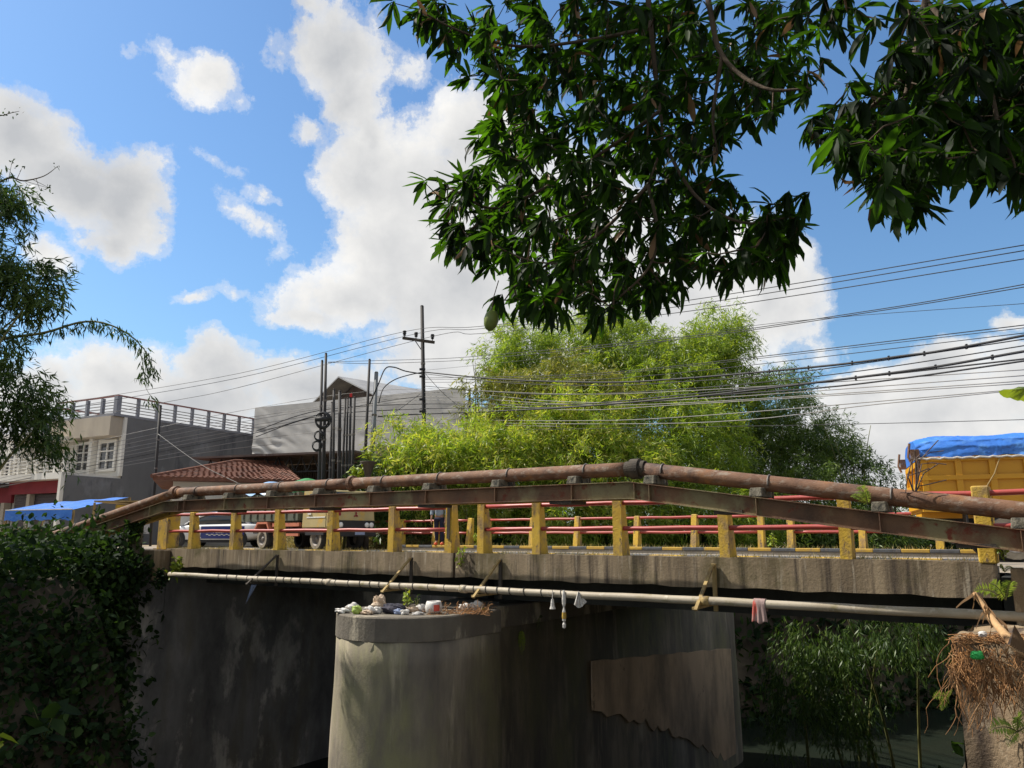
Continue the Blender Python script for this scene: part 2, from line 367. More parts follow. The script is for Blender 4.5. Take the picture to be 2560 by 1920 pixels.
MT['bagw'] = M('white plastic bag', (0.66, 0.64, 0.61), (0.50, 0.47, 0.43), 14.0, (1, 1, 1), [], 0.45, 0.3, 30)
MT['bagb'] = M('brownish plastic', (0.42, 0.30, 0.20), (0.55, 0.44, 0.33), 14.0, (1, 1, 1), [], 0.6, 0.3, 30)
MT['bagk'] = M('dark cloth', (0.03, 0.03, 0.045), (0.05, 0.045, 0.06), 9.0, (1, 1, 1), [], 0.8, 0.3, 30)
MT['bagg'] = M('lime green wrapper', (0.36, 0.46, 0.10), (0.28, 0.38, 0.08), 14.0, (1, 1, 1), [], 0.5, 0.3, 30)
MT['baggreen'] = M('bright green wrapper', (0.04, 0.46, 0.10), (0.03, 0.34, 0.07), 14.0, (1, 1, 1), [], 0.4, 0.3, 30)
MT['bagblue'] = M('pale blue wrapper', (0.30, 0.36, 0.52), (0.22, 0.27, 0.42), 14.0, (1, 1, 1), [], 0.5, 0.3, 30)
MT['labelred'] = M('red print', (0.68, 0.10, 0.07), (0.55, 0.09, 0.06), 9.0, (1, 1, 1), [], 0.6, 0)
MT['cloth'] = M('grey and red checked cloth', (0.22, 0.15, 0.145), (0.34, 0.25, 0.23), 16.0, (1, 1, 0.15), [((0.52, 0.10, 0.075), 9.0, (1, 1, 0.1), 0.57, 0.03)], 0.95, 0.2, 40)
MT['rebar'] = M('bent rebar', (0.09, 0.06, 0.055), (0.14, 0.11, 0.10), 20.0, (1, 1, 1), [], 0.7, 0.1)
MT['bamboo'] = leafmat('yellow green bamboo leaves', [(0.10, 0.17, 0.025), (0.20, 0.30, 0.04), (0.28, 0.37, 0.055), (0.40, 0.41, 0.09), (0.50, 0.46, 0.22)], (1.5, 1.5, 0.5), 0.5)
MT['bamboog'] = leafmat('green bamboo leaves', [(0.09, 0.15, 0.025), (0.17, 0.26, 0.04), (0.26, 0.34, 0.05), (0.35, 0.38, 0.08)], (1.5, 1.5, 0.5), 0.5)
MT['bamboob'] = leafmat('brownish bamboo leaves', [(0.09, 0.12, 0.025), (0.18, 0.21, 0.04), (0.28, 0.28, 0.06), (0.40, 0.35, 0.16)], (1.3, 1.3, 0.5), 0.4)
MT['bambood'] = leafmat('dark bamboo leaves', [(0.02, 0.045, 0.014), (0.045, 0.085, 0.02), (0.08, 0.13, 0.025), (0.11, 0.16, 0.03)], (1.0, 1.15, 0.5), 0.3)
MT['bamboom'] = leafmat('mid green bamboo leaves', [(0.035, 0.065, 0.016), (0.075, 0.125, 0.025), (0.12, 0.18, 0.03), (0.17, 0.22, 0.04)], (1.2, 1.3, 0.5), 0.35)
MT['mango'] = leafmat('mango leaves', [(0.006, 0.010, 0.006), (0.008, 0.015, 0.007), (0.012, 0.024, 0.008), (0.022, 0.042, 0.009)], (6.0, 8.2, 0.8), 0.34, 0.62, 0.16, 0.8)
MT['dryleaf'] = leafmat('dry leaves', [(0.20, 0.11, 0.06), (0.30, 0.19, 0.10)], (1.0, 0.9, 0.6), 0.2)
MT['weed'] = leafmat('broad weed leaves', [(0.009, 0.020, 0.010), (0.019, 0.038, 0.014), (0.032, 0.06, 0.018), (0.06, 0.10, 0.025)], (1.1, 1.3, 0.5), 0.3, 0.75, 0.12)
MT['fern'] = leafmat('fern leaves', [(0.16, 0.24, 0.03), (0.26, 0.34, 0.04), (0.36, 0.38, 0.05)], (1.2, 1.2, 0.4), 0.35)
MT['drygrass'] = leafmat('dry grass', [(0.22, 0.20, 0.06), (0.34, 0.27, 0.11), (0.42, 0.34, 0.17), (0.16, 0.20, 0.04)], (1.0, 1.0, 0.6), 0.3)
MT['fruit'] = M('green mango skin', (0.20, 0.24, 0.06), (0.15, 0.20, 0.05), 12.0, (1, 1, 1), [], 0.4, 0.02)

# ------------------------------------------------------------------ mesh helpers
OFF = {}


def tag(o, label=None, cat=None, group=None, kind=None):
    if label:
        o['label'] = label
    if cat:
        o['category'] = cat
    if group:
        o['group'] = group
    if kind:
        o['kind'] = kind
    return o


def thing(name, label, cat, loc, rotz=0.0, group=None, off='loc'):
    o = bpy.data.objects.new(name, None)
    o.empty_display_size = 0.2
    col.objects.link(o)
    o.location = loc
    o.rotation_euler = (0, 0, rotz)
    OFF[o.name] = Vector(loc) if off == 'loc' else Vector(off)
    return tag(o, label, cat, group)


def thingB(name, label, cat, t, d, z, group=None):
    return thing(name, label, cat, B(t, d, z), ROTB, group, (t, -d, z))


def link(name, me, parent=None, loc=None):
    o = bpy.data.objects.new(name, me)
    col.objects.link(o)
    if parent is not None:
        o.parent = parent
        OFF[o.name] = OFF.get(parent.name, Vector((0, 0, 0)))
    if loc is not None:
        o.location = loc
    return o


def npmesh(name, V, loops, starts, totals, mats, mi=None, smooth=False):
    me = bpy.data.meshes.new(name)
    me.vertices.add(len(V))
    me.vertices.foreach_set('co', np.ascontiguousarray(V, dtype=np.float32).ravel())
    me.loops.add(len(loops))
    me.loops.foreach_set('vertex_index', np.ascontiguousarray(loops, dtype=np.int32))
    me.polygons.add(len(starts))
    me.polygons.foreach_set('loop_start', np.ascontiguousarray(starts, dtype=np.int32))
    try:
        me.polygons.foreach_set('loop_total', np.ascontiguousarray(totals, dtype=np.int32))
    except Exception:
        pass
    if mi is not None:
        me.polygons.foreach_set('material_index', np.ascontiguousarray(mi, dtype=np.int32))
    for m in mats:
        me.materials.append(m)
    me.update(calc_edges=True)
    if smooth:
        me.polygons.foreach_set('use_smooth', np.ones(len(starts), dtype=bool))
    return me


class MB:
    def __init__(s):
        s.v, s.f, s.m = [], [], []

    def add(s, vs, fs, mi=0):
        o = len(s.v)
        s.v += [tuple(v) for v in vs]
        s.f += [tuple(i + o for i in f) for f in fs]
        s.m += [mi] * len(fs)
        return s

    BF = [(0, 1, 3, 2), (4, 6, 7, 5), (0, 4, 5, 1), (2, 3, 7, 6), (0, 2, 6, 4), (1, 5, 7, 3)]

    def box(s, c, size, ax=None, mi=0):
        c = Vector(c)
        X, Y, Z = ax or (Vector((1, 0, 0)), Vector((0, 1, 0)), Vector((0, 0, 1)))
        a, b, d = size[0] / 2, size[1] / 2, size[2] / 2
        return s.add([c + X * i * a + Y * j * b + Z * k * d for i in (-1, 1) for j in (-1, 1) for k in (-1, 1)], MB.BF, mi)

    def bb(s, x0, x1, y0, y1, z0, z1, mi=0):
        return s.box(((x0 + x1) / 2, (y0 + y1) / 2, (z0 + z1) / 2), (abs(x1 - x0), abs(y1 - y0), abs(z1 - z0)), None, mi)

    def bar(s, p, q, w, h, mi=0, up=(0, 0, 1)):
        p, q = Vector(p), Vector(q)
        X = (q - p)
        l = X.length
        X = X / l
        Y = Vector(up).cross(X)
        if Y.length < 1e-4:
            Y = Vector((0, 1, 0)).cross(X)
        Y.normalize()
        return s.box((p + q) / 2, (l, w, h), (X, Y, X.cross(Y)), mi)

    def hexa(s, bot, top, mi=0):
        """eight corners: four below, four above (same order)"""
        return s.add(list(bot) + list(top), [(3, 2, 1, 0), (4, 5, 6, 7)] + [(i, (i + 1) % 4, 4 + (i + 1) % 4, 4 + i) for i in range(4)], mi)

    def extr(s, poly, vec, mi=0):
        n = len(poly)
        vec = Vector(vec)
        a = [Vector(p) for p in poly]
        return s.add(a + [p + vec for p in a], [tuple(range(n))[::-1], tuple(range(n, 2 * n))] + [(i, (i + 1) % n, n + (i + 1) % n, n + i) for i in range(n)], mi)

    def tube(s, pts, r, n=8, mi=0, cap=True):
        pts = [Vector(p) for p in pts]
        k = len(pts)
        rr = r if hasattr(r, '__len__') else [r] * k
        T = []
        for i in range(k):
            d = pts[min(i + 1, k - 1)] - pts[max(i - 1, 0)]
            T.append(d.normalized() if d.length > 1e-9 else Vector((0, 0, 1)))
        a = Vector((0, 0, 1)) if abs(T[0].z) < 0.9 else Vector((1, 0, 0))
        X = T[0].cross(a).normalized()
        vs, fs = [], []
        for i in range(k):
            X = (X - T[i] * X.dot(T[i])).normalized()
            Y = T[i].cross(X)
            for j in range(n):
                an = 2 * math.pi * j / n
                vs.append(pts[i] + (X * math.cos(an) + Y * math.sin(an)) * rr[i])
        for i in range(k - 1):
            for j in range(n):
                fs.append((i * n + j, i * n + (j + 1) % n, (i + 1) * n + (j + 1) % n, (i + 1) * n + j))
        if cap:
            fs.append(tuple(range(n))[::-1])
            fs.append(tuple(range((k - 1) * n, k * n)))
        return s.add(vs, fs, mi)

    def sweep(s, path, sec, mi=0):
        """closed section (y, z) carried along a path without turning"""
        n, k = len(sec), len(path)
        vs = [Vector(p) + Vector((0, y, z)) for p in path for (y, z) in sec]
        fs = [(i * n + j, i * n + (j + 1) % n, (i + 1) * n + (j + 1) % n, (i + 1) * n + j) for i in range(k - 1) for j in range(n)]
        fs += [tuple(range(n))[::-1], tuple(range((k - 1) * n, k * n))]
        return s.add(vs, fs, mi)

    def lathe(s, prof, c, axis='z', n=16, mi=0):
        """profile (radius, height) turned round an axis through c"""
        c = Vector(c)
        vs, fs = [], []
        for (r, h) in prof:
            for j in range(n):
                an = 2 * math.pi * j / n
                p = (r * math.cos(an), r * math.sin(an), h)
                p = {'z': p, 'y': (p[0], p[2], p[1]), 'x': (p[2], p[0], p[1])}[axis]
                vs.append(c + Vector(p))
        for i in range(len(prof) - 1):
            for j in range(n):
                fs.append((i * n + j, i * n + (j + 1) % n, (i + 1) * n + (j + 1) % n, (i + 1) * n + j))
        return s.add(vs, fs, mi)

    def grid(s, fn, nu, nv, mi=0):
        vs = [fn(i / nu, j / nv) for i in range(nu + 1) for j in range(nv + 1)]
        fs = [(i * (nv + 1) + j, (i + 1) * (nv + 1) + j, (i + 1) * (nv + 1) + j + 1, i * (nv + 1) + j + 1) for i in range(nu) for j in range(nv)]
        return s.add(vs, fs, mi)

    def build(s, name, mats, parent=None, smooth=False, bevel=0.0, kind=None, label=None, solid=0.0):
        if not isinstance(mats, (list, tuple)):
            mats = [mats]
        V = np.array(s.v, dtype=np.float64)
        if parent is not None:
            off = np.array(OFF.get(parent.name, (0, 0, 0)))
            loc = None
        else:
            lo, hi = V.min(0), V.max(0)
            off = np.array([(lo[0] + hi[0]) / 2, (lo[1] + hi[1]) / 2, lo[2]])
            loc = tuple(off)
        me = bpy.data.meshes.new(name)
        me.from_pydata([tuple(x) for x in (V - off)], [], s.f)
        for m in mats:
            me.materials.append(m)
        if len(mats) > 1:
            me.polygons.foreach_set('material_index', s.m)
        if smooth:
            me.polygons.foreach_set('use_smooth', [True] * len(s.f))
        me.update()
        o = link(name, me, parent, loc)
        if bevel:
            b = o.modifiers.new('bevel', 'BEVEL')
            b.width = bevel
            b.segments = 2
            b.limit_method = 'ANGLE'
        if solid:
            b = o.modifiers.new('solid', 'SOLIDIFY')
            b.thickness = solid
            b.offset = 0
        if kind:
            o['kind'] = kind
        if label:
            o['label'] = label
        return o


# ---- leaves
DIAMOND = (np.array([[0, 0, 0], [0.4, 0.5, 0.0], [1, 0, -0.05], [0.4, -0.5, 0.0]]), [[0, 1, 2, 3]])
BROAD = (np.array([[0, 0, 0], [0.3, 0.5, 0.05], [0.7, 0.36, 0.0], [1, 0, -0.12], [0.7, -0.36, 0.0], [0.3, -0.5, 0.05], [0.45, 0, -0.03]]), [[0, 6, 2, 1], [6, 3, 2], [0, 5, 4, 6], [6, 4, 3]])
_st = [(0.2, 0.33), (0.48, 0.5), (0.77, 0.34)]


def mango_t(bend, fold, twist):
    mv = [[0, 0, 0]]
    for x, w in _st:
        z = -bend * x * x
        mv += [[x, w, z + fold + twist * x], [x, 0, z], [x, -w, z + fold - twist * x]]
    mv.append([1.0 - 0.25 * abs(bend), 0, -bend * 1.05])
    return (np.array(mv), [[0, 2, 1], [0, 3, 2], [1, 2, 5, 4], [2, 3, 6, 5], [4, 5, 8, 7], [5, 6, 9, 8], [7, 8, 10], [8, 9, 10]])


MANGOS = [mango_t(0.12, 0.03, 0.03), mango_t(0.32, 0.045, -0.04), mango_t(0.5, 0.02, 0.06), mango_t(-0.1, 0.04, -0.02)]
MANGO = MANGOS[0]


def unit(a):
    return a / np.maximum(np.linalg.norm(a, axis=1, keepdims=True), 1e-9)


def leafmesh(name, tm, pos, dr, up, Ln, Wd, mats, off=(0, 0, 0), mi=None):
    TV, TF = tm
    dr = unit(dr)
    sd = np.cross(up, dr)
    sd = unit(sd + 1e-6)
    nr = np.cross(dr, sd)
    Ln = np.asarray(Ln)[:, None, None]
    Wd = np.asarray(Wd)[:, None, None]
    V = (pos - np.array(off))[:, None, :] + dr[:, None, :] * TV[None, :, 0:1] * Ln + sd[:, None, :] * TV[None, :, 1:2] * Wd + nr[:, None, :] * TV[None, :, 2:3] * Ln
    n, k = len(pos), len(TV)
    fl = np.concatenate([np.array(f) for f in TF])
    ft = np.array([len(f) for f in TF])
    fs = np.concatenate([[0], np.cumsum(ft)[:-1]])
    loops = (fl[None, :] + (np.arange(n) * k)[:, None]).ravel()
    starts = (fs[None, :] + (np.arange(n) * len(fl))[:, None]).ravel()
    tot = np.tile(ft, n)
    mm = None if mi is None else np.repeat(mi, len(TF))
    return npmesh(name, V.reshape(-1, 3), loops, starts, tot, mats, mm)


def rdirs(n):
    return unit(rng.normal(size=(n, 3)))


def sprays(pos, out, nl, tw, droop):
    """nl leaves on a drooping twig at every pos; returns leaf positions and directions"""
    n = len(pos)
    td = unit(out + rng.normal(size=(n, 3)) * 0.5 + np.array([0, 0, -droop]))
    s = rng.random((n, nl))
    p = pos[:, None, :] + td[:, None, :] * (s * tw)[:, :, None] + np.array([0, 0, -1.0]) * ((s * s) * tw * 0.35)[:, :, None]
    d = td[:, None, :] * 0.7 + rng.normal(size=(n, nl, 3)) * 0.7 + np.array([0, 0, -droop * 0.9])
    return p.reshape(-1, 3), unit(d.reshape(-1, 3))


def ell(cx, cy, rx, ry, Y, depth=None):
    """ellipsoid of foliage: centre and half-sizes in metres, from its place in the photo"""
    c = P(cx, cy, Y)
    k = Y / F
    return (np.array(c), np.array([rx * k, depth or (rx + ry) / 2 * k * 0.9, ry * k]))


def ell_points(es, n, surf=0.3):
    w = np.array([e[1][0] * e[1][2] for e in es])
    pick = rng.choice(len(es), n, p=w / w.sum())
    C = np.array([e[0] for e in es])[pick]
    S = np.array([e[1] for e in es])[pick]
    d = rdirs(n)
    r = rng.random(n) ** surf
    lump = 1 + 0.16 * np.sin(d[:, 0] * 5 + pick) + 0.14 * np.sin(d[:, 2] * 7 + pick * 2) + 0.1 * rng.normal(size=n)
    return C + d * S * (r * lump)[:, None], d


def plumes(es, n, surf, tw):
    """spray points gathered along arching plumes, so that the mass breaks into lit tufts and dark gaps"""
    per = 16
    c, out = ell_points(es, max(n // per, 1), surf)
    m = len(c)
    o = unit(out + np.array([0, 0, 0.35]) + rng.normal(size=(m, 3)) * 0.35)
    ln = rng.uniform(0.5, 1.5, m) * np.clip(np.array([e[1][0] for e in es]).mean() / 2.2, 0.35, 1.3)
    s = rng.random((m, per)) ** 0.8
    p = c[:, None, :] + o[:, None, :] * ((s - 0.35) * ln[:, None])[:, :, None] + np.array([0, 0, -1.0]) * ((s * s) * ln[:, None] * 0.32)[:, :, None] + rng.normal(size=(m, per, 3)) * (0.10 + 0.12 * tw)
    d = o[:, None, :] + np.array([0, 0, -1.0]) * s[:, :, None]
    return p.reshape(-1, 3), unit(d.reshape(-1, 3))


def bamboo(label, base, es, n, mat, Ln=(0.2, 0.34), droop=0.35, culms=5, nl=7, tw=0.55, group='bamboo clumps', wmul=0.14, surf=0.3, shade_extra=None, n2=0):
    t = thing('bamboo_clump', label, 'bamboo', base, 0, group)
    pos, out = plumes(es, n // nl, surf, tw)
    p, d = sprays(pos, out, nl, tw, droop)
    k = len(p)
    ln = rng.uniform(*Ln, k)
    me = leafmesh('foliage', DIAMOND, p, d, rdirs(k), ln, ln * wmul * rng.uniform(0.8, 1.3, k), [mat], base)
    link('foliage', me, t)['kind'] = 'stuff'
    if shade_extra:
        pos, out = ell_points(shade_extra, n2 // nl, surf)
        p, d = sprays(pos, out, nl, tw, droop)
        k = len(p)
        ln = rng.uniform(*Ln, k) * 1.5
        link('foliage', leafmesh('foliage', DIAMOND, p, d, rdirs(k), ln, ln * wmul * 1.3, [mat], base), t)['kind'] = 'stuff'
    bz = Vector(base)
    for i in range(culms):
        e = es[i % len(es)]
        top = Vector(e[0]) + Vector((rng.normal() * e[1][0] * 0.35, rng.normal() * e[1][1] * 0.3, e[1][2] * 0.75))
        b0 = bz + Vector((rng.normal() * 0.7, rng.normal() * 0.7, 0))
        mid = Vector((b0.x * 0.75 + top.x * 0.25, b0.y * 0.75 + top.y * 0.25, b0.z + (top.z - b0.z) * 0.6))
        pts = [b0 * ((1 - s) ** 2) + mid * (2 * s * (1 - s)) + top * (s * s) for s in np.linspace(0, 1, 9)]
        MB().tube(pts, list(np.linspace(0.05, 0.012, 9)), 6).build('culm', MT['culm'], t, True)
    return t

# ------------------------------------------------------------------ terrain, water, road
def sstep(x, a, b):
    x = min(max((x - a) / (b - a), 0), 1)
    return x * x * (3 - 2 * x)


def tl_of(d):
    return 18.9 if d < 23 else max(18.9 - (d - 23) * 0.75, -1.0)


def tr_of(d):
    return 0.3 if d < 23 else 0.3 - (d - 23) * 0.3


def ground(t, d):
    tl, tr = tl_of(d), tr_of(d)
    if d < 9.3:
        lb, lw = -0.45, 5.5
    elif d < 23:
        lb, lw, tl = -0.06, 0.35, 19.75
    else:
        lb, lw = -0.15, 4.5
    if d < 7.5:
        rb = -1.15
    else:
        rb = -1.15 + 1.09 * sstep(d, 7.5, 11.2)
    if d > 21.5:
        rb = -0.3
    fl = sstep(t, tl - lw, tl)
    frr = 1 - sstep(t, tr, tr + (0.35 if d < 23 else 3.5))
    z = -6.6 * (1 - fl) * (1 - frr) + lb * fl + rb * frr
    if d < 9 or d > 23:
        z += 0.12 * math.sin(t * 1.7 + d) * math.cos(d * 1.3) * (1 if 12 < t < 20 else 0.3)
    return z


ts = [-900, -400, -200, -100, -60, -40, -25, -15, -10, -7, -5, -3, -2, -1] + [x * 0.35 for x in range(-1, 6)] + [2.5, 3.2, 4, 5, 6, 7, 8, 9, 10, 11, 12] + [12.5 + 0.5 * i for i in range(12)] + [18.55, 18.9, 19.3, 19.5, 19.75, 20.2, 21, 22, 24, 27, 31, 36, 45, 60, 90, 150, 300, 600, 1000]
ds = [-900, -300, -100, -40, -20, -10, -5, -2, 0, 1, 2, 3, 4, 5, 6, 7, 7.5, 8, 8.5, 9, 9.2, 9.32, 9.8, 10.4, 11, 11.3, 14, 18, 21, 21.6, 22.9, 23.1, 24, 25, 26, 27, 28, 29, 30, 32, 34, 36, 38, 40, 44, 48, 54, 60, 70, 80, 100, 130, 200, 400, 1000]
tb = MB()
tb.add([B(t, d, ground(t, d)) for t in ts for d in ds], [(i * len(ds) + j, (i + 1) * len(ds) + j, (i + 1) * len(ds) + j + 1, i * len(ds) + j + 1) for i in range(len(ts) - 1) for j in range(len(ds) - 1)])
tag(tb.build('ground', MT['soil'], None, True), kind='structure')
wb = MB()
wb.grid(lambda a, b: B(-70 + 92 * a, -60 + 200 * b, -6.0), 40, 60)
tag(wb.build('water', MT['water']), kind='structure')
rb_ = MB()
rb_.add([B(-80, 11.9, 0.0), B(160, 11.9, 0.0), B(160, 20.4, 0.0), B(-80, 20.4, 0.0)], [(0, 1, 2, 3)])
tag(rb_.build('road', MT['road']), kind='structure')

db_ = MB()
db_.grid(lambda a, b: B(19.9 + 60 * a, 20.42 + 26 * b, -0.03 + 0.02 * math.sin(a * 90 + b * 14)), 40, 16)
tag(db_.build('dirt_verge', MT['dirt'], None, True), kind='structure')

# ------------------------------------------------------------------ the bridge
ND, FD = 11.35, 20.85          # near and far edge
ZT, ZB = 0.155, -0.285         # top and bottom of the edge beam
T0, TJ, T1 = 0.74, 9.32, 19.45
br = thingB('concrete_bridge', 'low concrete road bridge with stained edge beams crossing the stream', 'bridge', 10, 16, -0.95)


def bx(t0, t1, d0, d1, z0, z1, mb=None, mi=0):
    return (mb or MB()).bb(t0, t1, -d1, -d0, z0, z1, mi)


bx(T0, T1, ND + 0.36, FD - 0.36, -0.28, -0.012).build('deck_slab', MT['slab'], br)
for a, b in ((T0, TJ - 0.03), (TJ + 0.03, T1)):
    for (d0, d1) in ((ND, ND + 0.35), (FD - 0.35, FD)):
        f = MB()
        n = 26
        # slightly uneven edge beam, worn along its lower edge
        for i in range(n):
            pass
        vs, fs = [], []
        for i in range(n + 1):
            t = a + (b - a) * i / n
            j = 0.012 * math.sin(i * 2.3 + a) + 0.008 * math.sin(i * 5.1)
            for (dd, zz) in ((d0 + j * 0.4, ZB + j), (d0 + j * 0.3, ZT + 0.3 * j), (d1, ZT + 0.3 * j), (d1, ZB + j)):
                vs.append((t, -dd, zz))
        for i in range(n):
            for k in range(4):
                fs.append((i * 4 + k, i * 4 + (k + 1) % 4, (i + 1) * 4 + (k + 1) % 4, (i + 1) * 4 + k))
        fs += [(0, 1, 2, 3), (n * 4, n * 4 + 1, n * 4 + 2, n * 4 + 3)]
        f.add(vs, fs)
        f.build('edge_beam', MT['fascia'], br)
    for d in (12.7, 14.4, 16.1, 17.8, 19.5):
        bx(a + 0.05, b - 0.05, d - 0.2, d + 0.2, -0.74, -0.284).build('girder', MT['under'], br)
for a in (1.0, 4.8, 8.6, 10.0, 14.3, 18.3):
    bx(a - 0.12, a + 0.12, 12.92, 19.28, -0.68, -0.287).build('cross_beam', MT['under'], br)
# kerbs painted black and yellow
kl = 0.6
km = {}
for side, d0 in (('near', 11.72), ('far', 20.18)):
    i = 0
    t = T0 + 0.02
    while t + kl < T1:
        key = 'kerby' if i % 2 else 'kerbk'
        if key not in km:
            o = MB().bb(0, kl - 0.004, -0.26, 0, 0.085, 0.165).build('kerb_block', MT[key], br, bevel=0.012)
            km[key] = o.data
            o.data.transform(Matrix.Translation(OFF[br.name]))
        else:
            o = link('kerb_block', km[key], br)
            bv = o.modifiers.new('bevel', 'BEVEL')
            bv.width = 0.012
            bv.limit_method = 'ANGLE'
        o.location = Vector((t, -d0, 0.002)) - OFF[br.name]
        t += kl
        i += 1

for d0 in (11.72, 20.18):
    bx(T0, T1, d0 + 0.012, d0 + 0.25, 0.003, 0.086).build('kerb_base', MT['slab'], br)

# ------------------------------------------------------------------ railings
def post_mesh(name, w, top, bot, h, mat):
    mb = MB()
    e = 0.018
    mb.hexa([(-w / 2, 0, 0), (w / 2, 0, 0), (w / 2, -bot, 0), (-w / 2, -bot, 0)], [(-w / 2, 0, h - e), (w / 2, 0, h - e), (w / 2, -top, h - e), (-w / 2, -top, h - e)])
    mb.hexa([(-w / 2, 0, h - e), (w / 2, 0, h - e), (w / 2, -top, h - e), (-w / 2, -top, h - e)], [(-w / 2 + e, -e, h), (w / 2 - e, -e, h), (w / 2 - e, -top + e, h), (-w / 2 + e, -top + e, h)])
    me = bpy.data.meshes.new(name)
    me.from_pydata(mb.v, [], mb.f)
    me.materials.append(mat)
    return me


def railing(label, d, posts, ends, spans, flip, z0, h, zr, rr, brk=None):
    r = thingB('bridge_railing', label, 'railing', 10, d, z0, 'bridge railings')
    me = post_mesh('railing_post', 0.155, 0.14, 0.28, h, MT['yellow'])
    for px in posts:
        t = px if px < 60 else tpx(px, d)
        o = link('railing_post', me, r)
        o.location = Vector((t, -d - 0.004 * flip, z0 - 0.02)) - OFF[r.name]
        if flip < 0:
            o.rotation_euler = (0, 0, math.pi)
        o.rotation_euler.z += rng.normal() * 0.02
        o.rotation_euler.y = rng.normal() * 0.012
        o.scale = (rng.uniform(0.94, 1.06), rng.uniform(0.95, 1.05), rng.uniform(0.985, 1.015))
    for (t, w, hh) in ends:
        mb = MB()
        y0, y1 = (-d - 0.34, -d + 0.006) if flip > 0 else (-d - 0.006, -d + 0.34)
        mb.bb(t - w / 2, t + w / 2, y0, y1, z0 - 0.03, z0 + hh)
        mb.build('end_pillar', MT['yellow'], r, bevel=0.02)
    for (a, b) in spans:
        for z in zr:
            mb = MB()
            k = 14
            yy = -d - 0.075 * flip
            mb.tube([(a + (b - a) * i / k, yy + 0.006 * math.sin(i * 1.9), z0 + z + 0.006 * math.sin(i * 2.7 + a)) for i in range(k + 1)], rr, 12)
            mb.build('rail', MT['red'], r, True)
    return r


near = railing('near railing of square yellow posts and two red pipes, behind the rusty beam', ND, [475, 579, 689, 822, 976, 1119, 1200, 1339, 1543, 1809, 2111], [(tpx(406, ND), 0.45, 0.96), (tpx(2463, ND), 0.20, 0.93), (-0.35, 0.3, 0.93)], [(-0.35, tpx(1200, ND)), (tpx(1119, ND), tpx(406, ND))], 1, ZT, 0.93, (0.43, 0.84), 0.037)
# a post knocked open to its core
bk = MB()
tb_ = tpx(1119, ND)
bk.hexa([(tb_ + 0.02, -ND + 0.008, 0.42), (tb_ - 0.05, -ND + 0.008, 0.40), (tb_ - 0.05, -ND - 0.02, 0.40), (tb_ + 0.02, -ND - 0.02, 0.42)], [(tb_ + 0.01, -ND + 0.008, 1.08), (tb_ - 0.06, -ND + 0.008, 1.085), (tb_ - 0.06, -ND - 0.02, 1.085), (tb_ + 0.01, -ND - 0.02, 1.08)])
bk.build('broken_core', MT['dwood'], near)
far = railing('far railing of yellow posts and red pipes in front of the bamboo', FD, [1010, 1095, 1180, 1225, 1337, 1449, 1598, 1741, 1908, 1982, 2160, 2350, 2560], [], [(-0.6, tpx(1982, FD)), (tpx(1908, FD), tpx(1225, FD)), (tpx(1180, FD), 22.5)], -1, 0.15, 0.93, (0.42, 0.84), 0.037)

# ------------------------------------------------------------------ pier
PT, PD0, PD1, PR = 9.36, 10.15, 23.6, 1.17


PW = 0.84                      # half thickness of the wall behind the rounded nose
PN = 11.25                     # where the nose ends


def stadium(r, n=20):
    k = r - PR
    o = [(PT + r * math.cos(math.pi * i / n), PD0 - r * math.sin(math.pi * i / n)) for i in range(n + 1)]
    o += [(PT - r, PN + k), (PT - PW - k, PN + 0.12 + k)]
    o += [(PT - (PW + k) * math.cos(math.pi * i / n), PD1 + (PW + k) * math.sin(math.pi * i / n)) for i in range(n + 1)]
    o += [(PT + PW + k, PN + 0.12 + k), (PT + r, PN + k)]
    return o


pr = thingB('bridge_pier', 'long wall pier with rounded nose standing in the stream under the bridge joint', 'bridge pier', PT, 16, -6.6)
zs = [-6.7] + list(np.linspace(-6.0, -1.16, 14))
pm = MB()
loops_ = []
for k, z in enumerate(zs):
    r = PR + (-1.16 - z) * 0.016
    st = stadium(r)
    loops_.append([(t + 0.01 * math.sin(i * 1.3 + z * 2), -d + 0.012 * math.sin(i * 2.1 + z * 3), z) for i, (t, d) in enumerate(st)])
n = len(loops_[0])
pm.add([p for l in loops_ for p in l], [(k * n + i, k * n + (i + 1) % n, (k + 1) * n + (i + 1) % n, (k + 1) * n + i) for k in range(len(zs) - 1) for i in range(n)] + [tuple(range((len(zs) - 1) * n, len(zs) * n))])
pm.build('shaft', MT['pier'], pr, True)
cm = MB()
lv = [(PR + 0.004, -1.17), (PR + 0.014, -1.16), (PR + 0.012, -0.81), (PR - 0.005, -0.79)]
vv = [(t, -d, z) for (r, z) in lv for (t, d) in stadium(r)]
cm.add(vv, [(k * n + i, k * n + (i + 1) % n, (k + 1) * n + (i + 1) % n, (k + 1) * n + i) for k in range(3) for i in range(n)] + [tuple(range(3 * n, 4 * n))])
cm.build('cap', MT['cap'], pr)
bx(PT - 0.6, PT + 0.6, 12.0, 20.4, -0.788, -0.742).build('bearing_strip', MT['under'], pr)
# render on the far half of the pier's right side with a ragged lower edge
ptc = MB()
tp = PT - PW - 0.075
edge = [(14.9 + 8.3 * i / 40, -3.1 - 0.26 * (8.3 * i / 40) - 0.012 * (8.3 * i / 40) ** 2 + 0.09 * math.sin(i * 1.7) * math.sin(i * 0.61) + 0.05 * math.sin(i * 4.3)) for i in range(41)]
top = [(tp, -(14.9 + 8.3 * i / 16), -2.12 - 0.08 * i * 0.52 + 0.02 * math.sin(i * 2.3)) for i in range(17)]
poly = top + [(tp, -d, z) for (d, z) in edge[::-1]]
ptc.extr(poly, (0.035, 0, 0))
ptc.build('render_patch', MT['patch'], pr)
